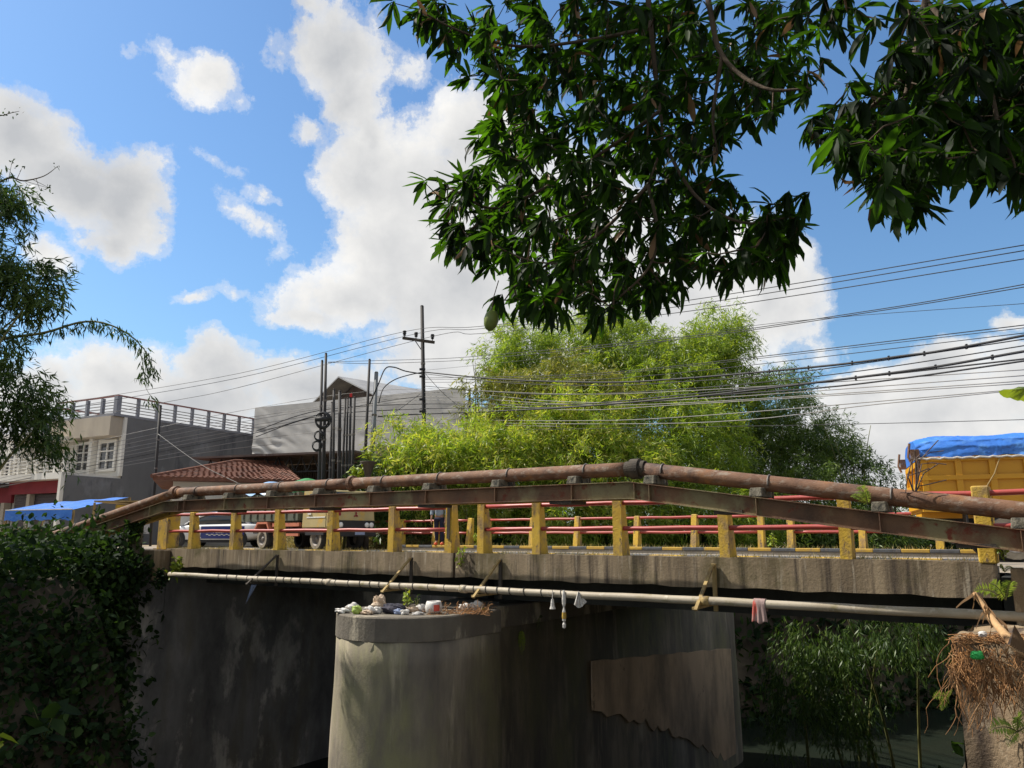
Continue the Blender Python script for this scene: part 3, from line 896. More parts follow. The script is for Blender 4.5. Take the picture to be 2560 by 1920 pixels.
# sediment heaped against the pier
rub = MB()
rub.grid(lambda a, b: (PT - PW - 0.02 - (0.10 + 1.5 * b) * (0.5 + 0.5 * b) - 0.12 * math.sin(a * 31 + b * 7) * b, -(13.6 + 11.5 * a), -3.75 - 2.5 * a - 1.4 * b - 1.8 * b * b + 0.16 * math.sin(a * 40) * math.cos(b * 9 + a * 11) + 0.1 * math.sin(a * 83 + b * 21)), 60, 10)
tag(rub.build('sediment_bank', MT['rubble'], None, True), 'muddy sediment heaped along the right side of the pier', 'mud bank')

# ------------------------------------------------------------------ abutments
la = thingB('bridge_abutment', 'tall dark damp abutment wall at the left end of the bridge', 'abutment', 19, 16, -6.6, 'bridge abutments')
lw = MB()
lw.grid(lambda a, b: (18.72 + 0.03 * math.sin(a * 17 + b * 5) + 0.02 * math.sin(a * 51), -(9.6 + 13.6 * a), -6.7 + 5.85 * b), 40, 20)
lw.build('wall', MT['wall'], la, True)
bx(18.7, 20.2, 9.5, 11.33, -6.7, -0.28).build('wing_wall', MT['wall'], la)
bx(18.73, 20.4, 11.36, 23.2, -6.7, -0.3).build('body', MT['wall'], la)
bx(18.6, 19.6, 10.9, 11.348, -0.62, 0.12).build('ledge', MT['fascia'], la, bevel=0.02)
ra = thingB('bridge_abutment', 'ochre concrete wing wall at the right end of the bridge', 'abutment', -1, 12, -6.6, 'bridge abutments')
bx(-5.0, 0.56, 10.72, 11.0, -6.6, 0.10).build('wing_wall', MT['block2'], ra, bevel=0.02)
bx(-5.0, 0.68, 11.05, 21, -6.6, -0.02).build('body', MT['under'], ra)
blk = thing('retaining_block', 'sunlit crumbling concrete block overgrown with dry vines below the pipe', 'retaining wall', (5.2, 7.8, -6.6))
A = Vector((4.48, 8.15, 0))
e1, e2 = Vector((0.80, -0.60, 0)), Vector((0.60, 0.80, 0))
bm_ = MB()


def blockpt(a, b):
    p = A + e1 * (2.6 * a) + Vector((0, 0, -6.6 + 6.04 * b))
    rough = 0.05 * math.sin(a * 23 + b * 3) + 0.04 * math.sin(b * 31 + a * 9) + 0.07 * (math.sin(a * 9.0) ** 3)
    return p - e2 * (rough * (1 if 0.02 < a else 0.3))


bm_.grid(blockpt, 50, 60)
bm_.build('face', MT['block2'], blk, True)
bm2 = MB()
bm2.grid(lambda a, b: A + e2 * (1.6 * a) + Vector((0, 0, -6.6 + 6.04 * b)) + e1 * 0.02 * math.sin(b * 22 + a * 7), 14, 40)
bm2.build('side', MT['block2'], blk, True)
bm3 = MB()
bm3.grid(lambda a, b: A + e1 * (2.6 * a) + e2 * (1.6 * b - 0.02) + Vector((0, 0, -0.56 + 0.03 * math.sin(a * 17 + b * 6) + 0.05 * a)), 24, 14)
bm3.build('top', MT['block2'], blk, True)

# ------------------------------------------------------------------ rusty pipeline on its two beams
PIPED = 10.70
PZ = [(30, -0.62), (17.55, 1.50), (5.23, 1.468), (-7, -0.36)]


def zpipe(t):
    for (a, za), (b, zb) in zip(PZ, PZ[1:]):
        if b <= t <= a:
            return za + (zb - za) * (a - t) / (a - b)
    return PZ[-1][1]


pl = thingB('pipeline', 'long rusty steel water pipe rising over the stream in front of the bridge', 'pipe', 8, PIPED, -0.4)
pa = [(30, zpipe(30)), (17.75, zpipe(17.75))]
segs = [(30, 17.70), (17.40, 11.48), (11.35, 5.38), (5.08, -7)]
for a, b in segs:
    k = 16
    MB().tube([(a + (b - a) * i / k, -PIPED, zpipe(a + (b - a) * i / k)) for i in range(k + 1)], 0.11, 24).build('pipe_length', MT['rust'], pl, True)
for c, w in ((17.55, 0.16), (11.415, 0.08), (5.23, 0.16)):
    MB().lathe([(0.10, -w), (0.12, -w), (0.12, -w * 0.45), (0.155, -w * 0.45), (0.155, w * 0.45), (0.12, w * 0.45), (0.12, w), (0.10, w)], (c, -PIPED, zpipe(c)), 'x', 24).build('flange', MT['dwood'] if c == 5.23 else MT['rust'], pl)
TB = [0.4, 1.84, 3.35, 4.91, 6.23, 7.72, 9.26, 10.66, 12.2, 13.7, 15.2, 16.75]
for i, t in enumerate(TB):
    tt = t - 0.13
    MB().tube([(tt + 0.0 * a, -PIPED + 0.118 * math.cos(a), zpipe(tt) + 0.118 * math.sin(a)) for a in np.linspace(-0.3, math.pi + 0.3, 18)] + [(tt, -PIPED - 0.10, zpipe(tt) - 0.2)], 0.012, 6).build('strap', MT['steel'], pl, True)
sb = thingB('pipe_support', 'two rusty riveted steel beams carrying the water pipe on concrete saddles', 'steel beam', 8, PIPED, -0.6)
H, W, TF_, TW = 0.255, 0.13, 0.012, 0.01
sec = [(-W / 2, 0), (W / 2, 0), (W / 2, -TF_), (TW / 2, -TF_), (TW / 2, -H + TF_), (W / 2, -H + TF_), (W / 2, -H), (-W / 2, -H), (-W / 2, -H + TF_), (-TW / 2, -H + TF_), (-TW / 2, -TF_), (-W / 2, -TF_)]
for name, dd, mt in (('front_beam', PIPED - 0.20, MT['beam']), ('rear_beam', PIPED + 0.22, MT['beamy'])):
    pts = [(t, -dd, zpipe(t) - 0.205) for t in (27.5, 24, 21, 17.6, 15, 12, 9, 7, 5.23, 3, 1, -2, -5.5)]
    MB().sweep(pts, sec).build(name, mt, sb)
for t in TB + [-1.1, 5.15, 18.2, 17.0]:
    zt = zpipe(t) - 0.205
    MB().bb(t - 0.005, t + 0.005, -PIPED + 0.145, -PIPED + 0.262, zt - H + 0.014, zt - 0.014).build('stiffener', MT['beam'], sb)
for t in TB:
    zt = zpipe(t) - 0.205
    o = MB().hexa([(t - 0.09, -PIPED - 0.26, zt), (t + 0.09, -PIPED - 0.26, zt), (t + 0.09, -PIPED + 0.27, zt), (t - 0.09, -PIPED + 0.27, zt)], [(t - 0.08, -PIPED - 0.22, zt + 0.125), (t + 0.08, -PIPED - 0.22, zt + 0.125), (t + 0.08, -PIPED + 0.235, zt + 0.125), (t - 0.08, -PIPED + 0.235, zt + 0.125)]).build('saddle_block', MT['block'], sb, bevel=0.012)
for t in (1.0, 3.9, 6.6, 9.4, 12.3, 15.4):
    zt = zpipe(t) - 0.205 - H
    MB().bb(t - 0.35, t + 0.05, -PIPED - 0.24, -PIPED + 0.24, zt - 0.05, zt - 0.001).build('cross_tie', MT['dwood'], sb)
# legs of the beams down to the banks
for t in (19.3, 0.15):
    zt = zpipe(t) - 0.205 - H
    zb = -0.3
    MB().bb(t - 0.12, t + 0.12, -PIPED - 0.2, -PIPED + 0.2, zb, zt - 0.002).build('support_leg', MT['block'], sb)

# ------------------------------------------------------------------ cream water pipe on timber brackets
WD, WZ = 10.75, -0.435
wp = thingB('water_pipe', 'slim cream plastic pipe hung along the side of the bridge', 'pipe', 8, WD, WZ - 0.06)
k = 60
MB().tube([(17.6 + (-5 - 17.6) * i / k, -WD + 0.008 * math.sin(i * 0.9), WZ + 0.004 * math.sin(i * 0.55 + 1) - 0.003 * math.sin(i * 1.7)) for i in range(k + 1)], 0.057, 14).build('pipe_run', MT['pvc'], wp, True)
for t in (4.25, 12.0, 8.6):
    MB().tube([(t - 0.07, -WD, WZ), (t + 0.07, -WD, WZ)], 0.068, 14).build('coupling', MT['pvc'] if t != 4.25 else MT['wood'], wp, True)
tie = None
for i, t in enumerate(list(np.linspace(6.6, 15.5, 30))):
    t = t + 0.1 * math.sin(i * 7)
    if tie is None:
        o = MB().tube([(0.02 * math.sin(a), 0.064 * math.cos(a), 0.064 * math.sin(a)) for a in np.linspace(0, 2 * math.pi, 15)], 0.007, 5).build('wire_tie', MT['black'], wp, True)
        o.data.transform(Matrix.Translation(OFF[wp.name]))
        tie = o.data
    else:
        o = link('wire_tie', tie, wp)
    o.location = Vector((t, -WD, WZ)) - OFF[wp.name]
for i, (px, lab) in enumerate(((700, 'shaded timber bracket under the beige truck, nearest the left bank'), (1033, 'timber bracket just above the rubbish on the pier'), (1254, 'timber bracket to the right of the pier nose'), (1783, 'bright timber bracket left of the hanging cloth'))):
    t = tpx(px, ND)
    g = thingB('timber_bracket', lab, 'bracket', t, ND, -0.55, 'timber brackets under the bridge edge')
    mt = MT['dwood'] if i == 0 else MT['wood']
    MB().bb(t - 0.03, t + 0.03, -ND + 0.016, -ND + 0.05, -0.62, 0.06).build('upright', MT['dwood'] if i < 3 else mt, g)
    MB().bar((t + 0.04, -ND + 0.0, -0.52), (t + 0.04, -ND + 0.78, -0.53), 0.05, 0.035).build('arm', mt, g)
    MB().bar((t + 0.005, -ND + 0.055, 0.05), (t + 0.005, -ND + 0.80, -0.55), 0.05, 0.028).build('brace', mt, g)

# ------------------------------------------------------------------ buildings on the left bank
def frame(loc, xdir):
    return math.atan2(xdir[1], xdir[0])


def window(parent, x0, x1, y, z0, z1, nx=2, nz=2, fr=0.07, mat='white', depth=0.05, sgn=-1):
    w = MB().bb(x0, x1, y, y + 0.02 * sgn, z0, z1).build('window', MT['glass'], parent)
    f = MB()
    for x in (x0, x1):
        f.bb(x - fr, x + fr, y + 0.021 * sgn, y + depth * sgn, z0 - fr, z1 + fr)
    for z in (z0, z1):
        f.bb(x0 + fr, x1 - fr, y + 0.021 * sgn, y + depth * sgn, z - fr, z + fr)
    for i in range(1, nx):
        x = x0 + (x1 - x0) * i / nx
        f.bb(x - fr * 0.5, x + fr * 0.5, y + 0.021 * sgn, y + depth * 0.9 * sgn, z0 + fr, z1 - fr)
    for i in range(1, nz):
        z = z0 + (z1 - z0) * i / nz
        f.bb(x0 + fr, x1 - fr, y + 0.021 * sgn, y + depth * 0.8 * sgn, z - fr * 0.4, z + fr * 0.4)
    f.build('frame', MT[mat], w)
    return w


# grey shophouse: local x runs left along the street front, local y runs back along the grey side wall
gx = Vector((-0.883, 0.47, 0))
GC = P(294, 1300, 45)
GC.z = 0
gb = thing('shophouse', 'grey plastered shophouse with railed roof terrace behind the blue stall', 'building', GC, math.atan2(gx.y, gx.x), None, (0, 0, 0))
# x left along the front; y is then to the street side (toward the viewer-left), so depth is -y
MB().bb(0, 0.25, -13, 0, 0, 7.35).build('side_wall', MT['plaster'], gb)
MB().bb(0.0, 0.25, 0.001, 3.4, 0, 3.75).build('side_wall', MT['plaster'], gb)
MB().bb(0.26, 6.4, -12.9, -0.3, 0, 7.3).build('body', MT['white'], gb)
MB().bb(0.26, 6.4, -0.25, 0, 3.9, 6.2).build('front_wall', MT['white'], gb)
MB().bb(-0.02, 6.5, -13.05, 0.9, 7.352, 7.5).build('roof_slab', MT['railgrey'], gb)
MB().bb(0.1, 6.5, 0.002, 1.0, 6.2, 7.34).build('fascia_panel', MT['cream'], gb)
MB().bb(0.1, 6.4, 0.001, 3.5, 3.55, 3.9).build('balcony_slab', MT['white'], gb)
MB().bb(-0.06, 0.16, 3.41, 3.62, 0, 3.9).build('corner_pillar', MT['white'], gb)
MB().bb(-0.04, 0.14, 0.02, 0.2, 3.9, 7.34).build('corner_pillar', MT['white'], gb)
window(gb, 0.7, 2.2, 0.02, 4.3, 6.0, 2, 3, 0.09, 'white', 0.12, 1)
window(gb, 3.0, 4.4, 0.02, 4.3, 6.0, 2, 3, 0.09, 'white', 0.12, 1)
MB().bb(2.5, 2.8, 0.02, 0.4, 3.9, 6.19).build('pillar', MT['white'], gb)
for i in range(8):
    MB().bb(0.2 + i * 0.85, 0.36 + i * 0.85, 3.2, 3.36, 3.9, 4.75).build('balcony_post', MT['white'], gb)
for z in (4.05, 4.25, 4.45, 4.65, 4.85):
    MB().bb(0.0, 6.4, 3.24, 3.32, z - 0.03, z + 0.03).build('balcony_rail', MT['white'], gb)
# upper side balcony
MB().bb(4.0, 7.6, 0.4, 2.4, 6.1, 6.35).build('balcony_slab', MT['white'], gb)
for x in (4.1, 5.2, 6.4, 7.5):
    MB().bb(x - 0.14, x + 0.14, 2.1, 2.35, 6.35, 7.3).build('balcony_post', MT['railgrey'], gb)
for z in (6.55, 6.75, 6.95, 7.15):
    MB().bb(4.0, 7.6, 2.19, 2.25, z - 0.025, z + 0.025).build('balcony_rail', MT['white'], gb)
MB().bb(3.9, 7.7, 2.0, 2.45, 7.31, 7.4).build('balcony_cap', MT['railgrey'], gb)
# roof terrace railing
for i in range(11):
    y = 0.6 - i * 1.3
    w = 0.16 if i else 0.3
    MB().bb(0.02, 0.02 + w, y - w / 2, y + w / 2, 7.5, 8.55).build('terrace_post', MT['railgrey'], gb)
    if i in (3, 6, 9):
        MB().bb(6.2, 6.36, y - 0.1, y + 0.1, 7.5, 8.4).build('terrace_post', MT['pinkrail'], gb)
for i in range(1, 5):
    x = 0.1 + i * 1.45
    MB().bb(x - 0.09, x + 0.09, 0.5, 0.68, 7.5, 8.5).build('terrace_post', MT['railgrey'], gb)
for k, z in enumerate((7.68, 7.86, 8.04, 8.22)):
    MB().bb(0.08, 0.12, -12.6, 0.55, z - 0.022, z + 0.022).build('terrace_rail', MT['wire'], gb)
    MB().bb(0.13, 6.0, 0.57, 0.61, z - 0.022, z + 0.022).build('terrace_rail', MT['wire'], gb)
MB().bb(0.02, 0.2, -12.8, 0.7, 8.551, 8.62).build('terrace_handrail', MT['pinkrail'], gb)
MB().bb(0.21, 6.1, 0.5, 0.68, 8.551, 8.62).build('terrace_handrail', MT['pinkrail'], gb)
MB().bb(6.2, 6.36, -12.8, 0.2, 8.3, 8.4).build('terrace_handrail', MT['pinkrail'], gb)
MB().bb(0.3, 6.3, 2.6, 2.75, 2.85, 3.54).build('shop_band', MT['darkred'], gb)
for i in range(16):
    MB().bb(0.4, 6.2, 2.3, 2.36, 0.1 + i * 0.17, 0.26 + i * 0.17).build('shutter_slat', MT['shutter'], gb)
MB().bb(0.3, 0.9, 2.4, 2.7, 0, 2.84).build('pillar', MT['cream'], gb)
MB().bb(4.2, 4.5, 2.4, 2.7, 0, 2.84).build('pillar', MT['cream'], gb)
# neighbour with the red panel
RC = GC + gx * 6.55 + Vector((0, 0, 0))
rbd = thing('shophouse', 'shophouse with a bright red panel and dark red shop band at the left edge', 'building', RC, math.atan2(gx.y, gx.x), None, (0, 0, 0))
MB().bb(0, 8, -10, 2.2, 0, 6.6).build('body', MT['white'], rbd)
MB().bb(2.6, 8, 2.22, 2.6, 3.75, 5.5).build('red_panel', MT['signred'], rbd)
for i in range(8):
    MB().bb(2.6, 8, 2.601, 2.63, 3.85 + i * 0.2, 3.93 + i * 0.2).build('panel_rib', MT['signred'], rbd)
window(rbd, 0.3, 2.1, 2.22, 3.9, 5.3, 2, 2, 0.09, 'white', 0.12, 1)
MB().bb(-0.2, 8.2, 2.21, 3.9, 3.3, 3.5).build('canopy', MT['shutter'], rbd)
MB().bb(0, 8, 2.21, 2.4, 2.4, 3.29).build('shop_band', MT['darkred'], rbd)
for i in range(14):
    MB().bb(0.2, 7.8, 2.21, 2.26, 0.1 + i * 0.165, 0.255 + i * 0.165).build('shutter_slat', MT['shutter'], rbd)
for x in (0.1, 3.4):
    MB().bb(x, x + 0.35, 2.3, 2.7, 0, 2.39).build('pillar', MT['cream'], rbd)

# house with the clay tile roof
HX = Vector((0.93, 0.36, 0)).normalized()
HC = P(425, 1300, 35)
HC.z = 0
hs = thing('tiled_house', 'small white house with a hipped clay tile roof beside the grey shophouse', 'house', HC, math.atan2(HX.y, HX.x), None, (0, 0, 0))
MB().bb(0, 4.9, 0, 6, 0, 2.9).build('wall', MT['white'], hs)
MB().bb(-0.06, 0.0, -0.06, 0.1, 0, 2.6).build('corner_strip', MT['cream'], hs)
window(hs, 3.5, 4.7, -0.01, 1.0, 2.1, 2, 2, 0.06)
ez, rz = 3.0, 4.1
ev = [(-0.8, -0.8), (5.6, -0.8), (5.6, 6.8), (-0.8, 6.8)]
rg = [(2.6, 3.0), (5.0, 3.0)]
MB().add([(x, y, ez) for x, y in ev] + [(x, y, rz) for x, y in rg] + [(x, y, ez - 0.1) for x, y in ev], [(0, 1, 5, 4), (1, 2, 5), (2, 3, 4, 5), (3, 0, 4), (6, 7, 1, 0), (7, 8, 2, 1), (8, 9, 3, 2), (9, 6, 0, 3), (9, 8, 7, 6)]).build('roof', MT['tile'], hs)
tl = MB()


def tiles(p0, p1, q0, q1, rows, cols_):
    """rows of bent tiles on the slope p0-p1 (eave) to q0-q1 (ridge)"""
    p0, p1, q0, q1 = map(Vector, (p0, p1, q0, q1))
    nrm = (p1 - p0).cross(q0 - p0).normalized()
    L0 = (p1 - p0).length
    for r in range(rows):
        a, b = r / rows, (r + 1.15) / rows
        A0, A1 = p0.lerp(q0, a), p1.lerp(q1, a)
        B0, B1 = p0.lerp(q0, min(b, 1)), p1.lerp(q1, min(b, 1))
        nn = max(2, int(cols_ * (A1 - A0).length / L0))
        for c in range(nn):
            u0, u1 = c / nn, (c + 1) / nn
            um = (u0 + u1) / 2
            j = rng.normal() * 0.008
            tl.add([A0.lerp(A1, u0) + nrm * (0.05 + j), A0.lerp(A1, um) + nrm * (0.105 + j), A0.lerp(A1, u1) + nrm * (0.05 + j), B0.lerp(B1, u0) + nrm * 0.02, B0.lerp(B1, um) + nrm * 0.07, B0.lerp(B1, u1) + nrm * 0.02, A0.lerp(A1, u0), A0.lerp(A1, u1)], [(0, 1, 4, 3), (1, 2, 5, 4), (6, 7, 2, 1), (6, 1, 0)])


tiles((-0.8, -0.8, ez), (5.6, -0.8, ez), (2.6, 3.0, rz), (5.0, 3.0, rz), 14, 27)
tiles((-0.8, 6.8, ez), (-0.8, -0.8, ez), (2.6, 3.0, rz), (2.6, 3.0, rz), 14, 30)
tl.build('roof_tiles', MT['tile'], hs, kind='stuff')
rc = MB()
rc.tube([(-0.85, -0.85, ez + 0.06), (2.6, 3.0, rz + 0.07)], 0.09, 8)
rc.tube([(2.6, 3.0, rz + 0.07), (5.0, 3.0, rz + 0.07)], 0.1, 8)
rc.build('ridge_tiles', MT['tile'], hs)

# pale tarpaulin hoarding
h0, h1 = P(648, 1021, 49.5), P(1172, 969, 42.5)
hz = (h0.z + h1.z) / 2
hd = Vector((h1.x - h0.x, h1.y - h0.y, 0))
hl = hd.length
hd.normalize()
hn = Vector((hd.y, -hd.x, 0))
ho = thing('hoarding', 'tall wrinkled pale tarpaulin hoarding behind the cluster of black poles', 'hoarding', (h0.x, h0.y, 0), math.atan2(hd.y, hd.x), None, (0, 0, 0))


from mathutils import noise as mnoise


def tarp(a, b):
    x = a * hl
    z = hz - 0.02 - b * (3.0 + 1.2 * a)
    n1 = mnoise.noise(Vector((x * 0.35, z * 0.5, 1.0)))
    n2 = mnoise.noise(Vector((x * 0.8, z * 0.9, 7.0)))
    msk = min(max(0.5 + 1.6 * mnoise.noise(Vector((x * 0.45, z * 0.6, 4.0))), 0), 1) * (0.15 + b)
    w = 0.05 * msk * math.sin(3.2 * (x + 0.9 * z) + 5 * n1) + 0.035 * msk * math.sin(6.0 * (x * 0.9 + 1.3 * z) + 6 * n2) + 0.06 * n1 * (0.3 + b) + 0.02 * n2
    return (x, -0.35 + w, z + 0.04 * math.sin(x * 2.2) * b)


MB().grid(tarp, 150, 46).build('tarpaulin', MT['tarpgrey'], ho, True)
for i in range(7):
    x = hl * i / 6
    MB().bb(x - 0.05, x + 0.05, 0.05, 0.15, 0, hz - 0.05).build('post', MT['blackpole'], ho)
for z in (hz - 0.3, hz - 2.6):
    MB().bb(0, hl, -0.02, 0.045, z - 0.04, z + 0.04).build('rail', MT['blackpole'], ho)
# shed behind it
S0 = P(893, 948, 56)
shx = Vector((0.72, 0.69, 0)).normalized()
sh = thing('shed', 'large grey gabled sheet roof shed rising behind the tarpaulin hoarding', 'shed', (S0.x, S0.y, 0), math.atan2(shx.y, shx.x), None, (0, 0, 0))
zp = S0.z
MB().extr([(0, -5.2, 0), (0, 5.2, 0), (0, 5.2, zp - 2.3), (0, 0, zp - 0.25), (0, -5.2, zp - 2.3)], (9, 0, 0)).build('wall', MT['sheet'], sh)
for s in (-1, 1):
    MB().hexa([(-1.6, 0, zp - 0.1), (9.6, 0, zp - 0.1), (9.6, 6.4 * s, zp - 2.75), (-1.6, 6.4 * s, zp - 2.75)], [(-1.6, 0, zp), (9.6, 0, zp), (9.6, 6.4 * s, zp - 2.65), (-1.6, 6.4 * s, zp - 2.65)]).build('roof_sheet', MT['roofgrey'], sh)
# lean-to with a lattice truss in front of the hoarding
C0, C1 = P(530, 1150, 41), P(905, 1134, 38)
cdv = Vector((C1.x - C0.x, C1.y - C0.y, 0))
cl = cdv.length
lt = thing('lean_to', 'long low lean-to roof on a dark lattice truss below the hoarding', 'shed', (C0.x, C0.y, 0), math.atan2(cdv.y, cdv.x), None, (0, 0, 0))
cz = C0.z
MB().bb(-0.3, cl + 0.3, -1.2, 4.5, cz - 0.04, cz + 0.06).build('roof_sheet', MT['sheet'], lt)
tr = MB()
tr.bb(0, cl, -0.55, -0.48, cz - 0.85, cz - 0.78)
for i in range(13):
    x = cl * i / 13
    tr.bar((x, -0.51, cz - 0.82), (x + cl / 26, -0.51, cz - 0.06), 0.05, 0.05)
    tr.bar((x + cl / 26, -0.51, cz - 0.06), (x + cl / 13, -0.51, cz - 0.82), 0.05, 0.05)
tr.build('truss', MT['blackpole'], lt)
for x in (2.6, cl * 0.55, cl - 0.2):
    MB().bb(x - 0.1, x + 0.1, -0.6, -0.4, 0, cz - 0.86).build('post', MT['cream'] if x < 3 else MT['blackpole'], lt)
w_ = MB()
for i in range(int(cl / 0.16)):
    x = 2.7 + i * 0.16
    if x < cl:
        w_.bb(x, x + 0.1, 3.0, 3.06, 0, cz - 0.1)
w_.build('sheet_wall', MT['sheet'], lt)
MB().bb(2.7, cl, 3.061, 3.2, 0, cz - 0.1).build('back_wall', MT['sheet'], lt)
# rusty sheet fence panel beside the grey pole
f0, f1 = P(937, 1200, 34), P(990, 1200, 33)
sf = MB()
zt0, zt1 = P(937, 1108, 34).z, P(990, 1122, 33).z
sf.extr([(f0.x, f0.y, -0.1), (f1.x, f1.y, -0.1), (f1.x, f1.y, zt1), (f0.x, f0.y, zt0)], (0.02, 0.06, 0))
tag(sf.build('sheet_fence', MT['sheet']), 'rusty sheet fence panel beside the bamboo and grey pole', 'fence')

# ------------------------------------------------------------------ market stall with blue awning
SY = 33.0
s00, s10 = P(14, 1276, SY), P(181, 1273, SY)
s01, s11 = P(112, 1258, SY + 6), P(322, 1242, SY + 5)
stl = thing('market_stall', 'roadside stall under a blue tarpaulin awning at the left edge', 'stall', ((s00.x + s11.x) / 2, SY + 2, 0))


def awn(a, b):
    p = (s00.lerp(s10, a)).lerp(s01.lerp(s11, a), b)
    p.z -= 0.12 * math.sin(math.pi * a * 3) ** 2 * b * (1 - b) + 0.05 * math.sin(a * 21) * 0.4
    return p


MB().grid(awn, 30, 12).build('awning', MT['blue'], stl, True)
MB().grid(lambda a, b: s00.lerp(s10, a) + Vector((0.02 * math.sin(a * 40), -0.02 - 0.03 * math.sin(a * 25) * b, -0.02 - 0.42 * b + 0.03 * math.sin(a * 31) * b)), 40, 4).build('valance', MT['blue'], stl, True)
MB().tube([s00, s10], 0.03, 6).build('hem', MT['hem'], stl)
for p in (s00, s10, s01, s11):
    MB().bb(p.x - 0.05, p.x + 0.05, p.y + 0.03, p.y + 0.13, -0.1, p.z - 0.03).build('post', MT['wood'], stl)
m0, m1 = P(30, 1335, SY + 0.4), P(175, 1335, SY + 0.4)
MB().bb(m0.x, m1.x, SY + 0.3, SY + 1.2, 0.72, 0.8).build('counter', MT['wood'], stl)
MB().bb(m0.x, m1.x, SY + 0.5, SY + 0.55, -0.1, 0.715).build('counter_front', MT['dwood'], stl)
for i, px in enumerate((12, 74, 112, 176)):
    q = P(px, 1310, SY + 0.5)
    j = MB().lathe([(0.001, 0), (0.09, 0.0), (0.1, 0.05), (0.1, 0.22), (0.06, 0.27), (0.06, 0.33), (0.001, 0.33)], (q.x, SY + 0.6, 0.802), 'z', 12).build('jar', MT['lamp'], None, True)
    tag(j, ['glass jar on the stall counter by the left post', 'glass jar on the stall counter left of the middle', 'glass jar on the stall counter right of the middle', 'glass jar on the stall counter by the right post'][i], 'jar', 'jars on the stall counter')
ct = P(300, 1258, 29)
cr = thing('food_cart', 'yellow and pale green wooden cart behind the rusty pipe', 'cart', (ct.x, 29, 0))
MB().bb(ct.x - 0.9, ct.x + 0.9, 28.6, 29.6, 0.55, 1.1).build('body', MT['hem'], cr)
MB().bb(ct.x + 0.1, ct.x + 1.0, 28.5, 29.7, 1.102, 1.6).build('box', MT['yellow'], cr)
MB().bb(ct.x - 0.6, ct.x + 1.1, 28.3, 29.9, 1.68, 1.74).build('roof', MT['wood'], cr)
for x in (ct.x - 0.8, ct.x + 0.85):
    MB().bb(x - 0.03, x + 0.03, 28.7, 28.76, 1.1, 1.68).build('post', MT['wood'], cr)
    MB().lathe([(0.001, -0.03), (0.3, -0.03), (0.33, 0), (0.3, 0.03), (0.001, 0.03)], (x, 28.5, 0.33), 'y', 16).build('wheel', MT['tyre'], cr)

# ------------------------------------------------------------------ poles
def pole(label, top, bot, Y, w0, w1, mat, group='poles by the lean-to', name='utility_pole'):
    a, b = P(*top, Y), P(*bot, Y)
    dv = (b - a)
    k = (a.z + 0.15) / (a.z - b.z)
    b = a + dv * k
    t = thing(name, label, 'pole', b, 0, group)
    s = Y / F / 2 * 1.25
    MB().tube([b, b.lerp(a, 0.5), a], [w1 * s, (w0 + w1) / 2 * s, w0 * s], 10).build('shaft', MT[mat], t, True)
    MB().tube([a, a + Vector((0, 0, 0.05))], [w0 * s * 1.05, w0 * s * 0.7], 10).build('top_cap', MT[mat], t, True)
    for q in (0.25, 0.45):
        c = a.lerp(b, q)
        MB().tube([c, c + Vector((0, 0, 0.08))], (w0 + (w1 - w0) * q) * s * 1.18, 10).build('band', MT['steel'], t)
    return t, a, b


PB = [
    ('thin black pole at the left of the cluster, carrying the cable coils', (805.5, 903), (798, 1196), 30, 5, 7.5, 'blackpole'),
    ('tallest black pole of the cluster, second from its left edge', (815, 885), (808, 1198), 30.3, 5, 10, 'blackpole'),
    ('short black pole close behind the fourth pole of the cluster', (830, 1007), (825, 1196), 31, 4, 6, 'blackpole'),
    ('black pole of middle height just right of the two tallest', (835, 975), (833, 1196), 30, 5, 6, 'blackpole'),
    ('thick black pole in the middle of the cluster', (849.5, 979), (848, 1196), 30.4, 6, 10, 'blackpole'),
    ('slim black pole right of the thick middle pole', (863.5, 998), (857, 1170), 31, 4.5, 6, 'blackpole'),
    ('slim black pole, third from the right of the cluster', (869.5, 997), (865, 1192), 30.2, 4, 6, 'blackpole'),
    ('slim black pole with a red cap, second from the right', (877, 996), (873, 1196), 30, 4.5, 6.5, 'blackpole'),
    ('black pole at the right edge of the cluster', (886.5, 995), (881, 1180), 30.8, 5, 7, 'blackpole'),
    ('leaning dark timber pole left of the grey steel pole', (924, 900), (912, 1155), 32, 5, 8, 'blackpole'),
    ('thick grey galvanised pole with curving cables', (941, 932), (930, 1151), 32, 8, 11, 'greypole'),
    ('lone dark pole in front of the grey shophouse wall', (401, 1015), (385, 1235), 38, 6, 5, 'blackpole'),
]
ptops = []
for lb, tp_, bt_, Y, w0, w1, mt in PB:
    ptops.append(pole(lb, tp_, bt_, Y, w0, w1, mt))
MB().tube([ptops[7][1] + Vector((0, 0, 0.05)), ptops[7][1] + Vector((0, 0, 0.2))], 0.05, 8).build('red_cap', MT['signred'], ptops[7][0])
mp, ma, mb_ = pole('tall power pole with a crossarm and three insulators', (1055, 766), (1060.5, 1085), 36, 7.5, 9.5, 'blackpole', 'poles by the lean-to')
x0, x1 = P(1007, 845, 36.1), P(1086, 856, 35.8)
MB().bar(x0, x1, 0.11, 0.13).build('crossarm', MT['dwood'], mp)
MB().bar(P(1038, 852, 36), P(1057, 880, 36), 0.04, 0.04).build('brace', MT['blackpole'], mp)
for q in ((1011, 846), (1040, 850), (1081, 855)):
    c = P(q[0], q[1] - 2, 36)
    MB().lathe([(0.001, 0), (0.02, 0), (0.02, 0.1), (0.075, 0.11), (0.075, 0.15), (0.04, 0.17), (0.09, 0.19), (0.09, 0.24), (0.05, 0.26), (0.1, 0.28), (0.08, 0.34), (0.001, 0.35)], c, 'z', 10).build('insulator', MT['black'], mp, True)
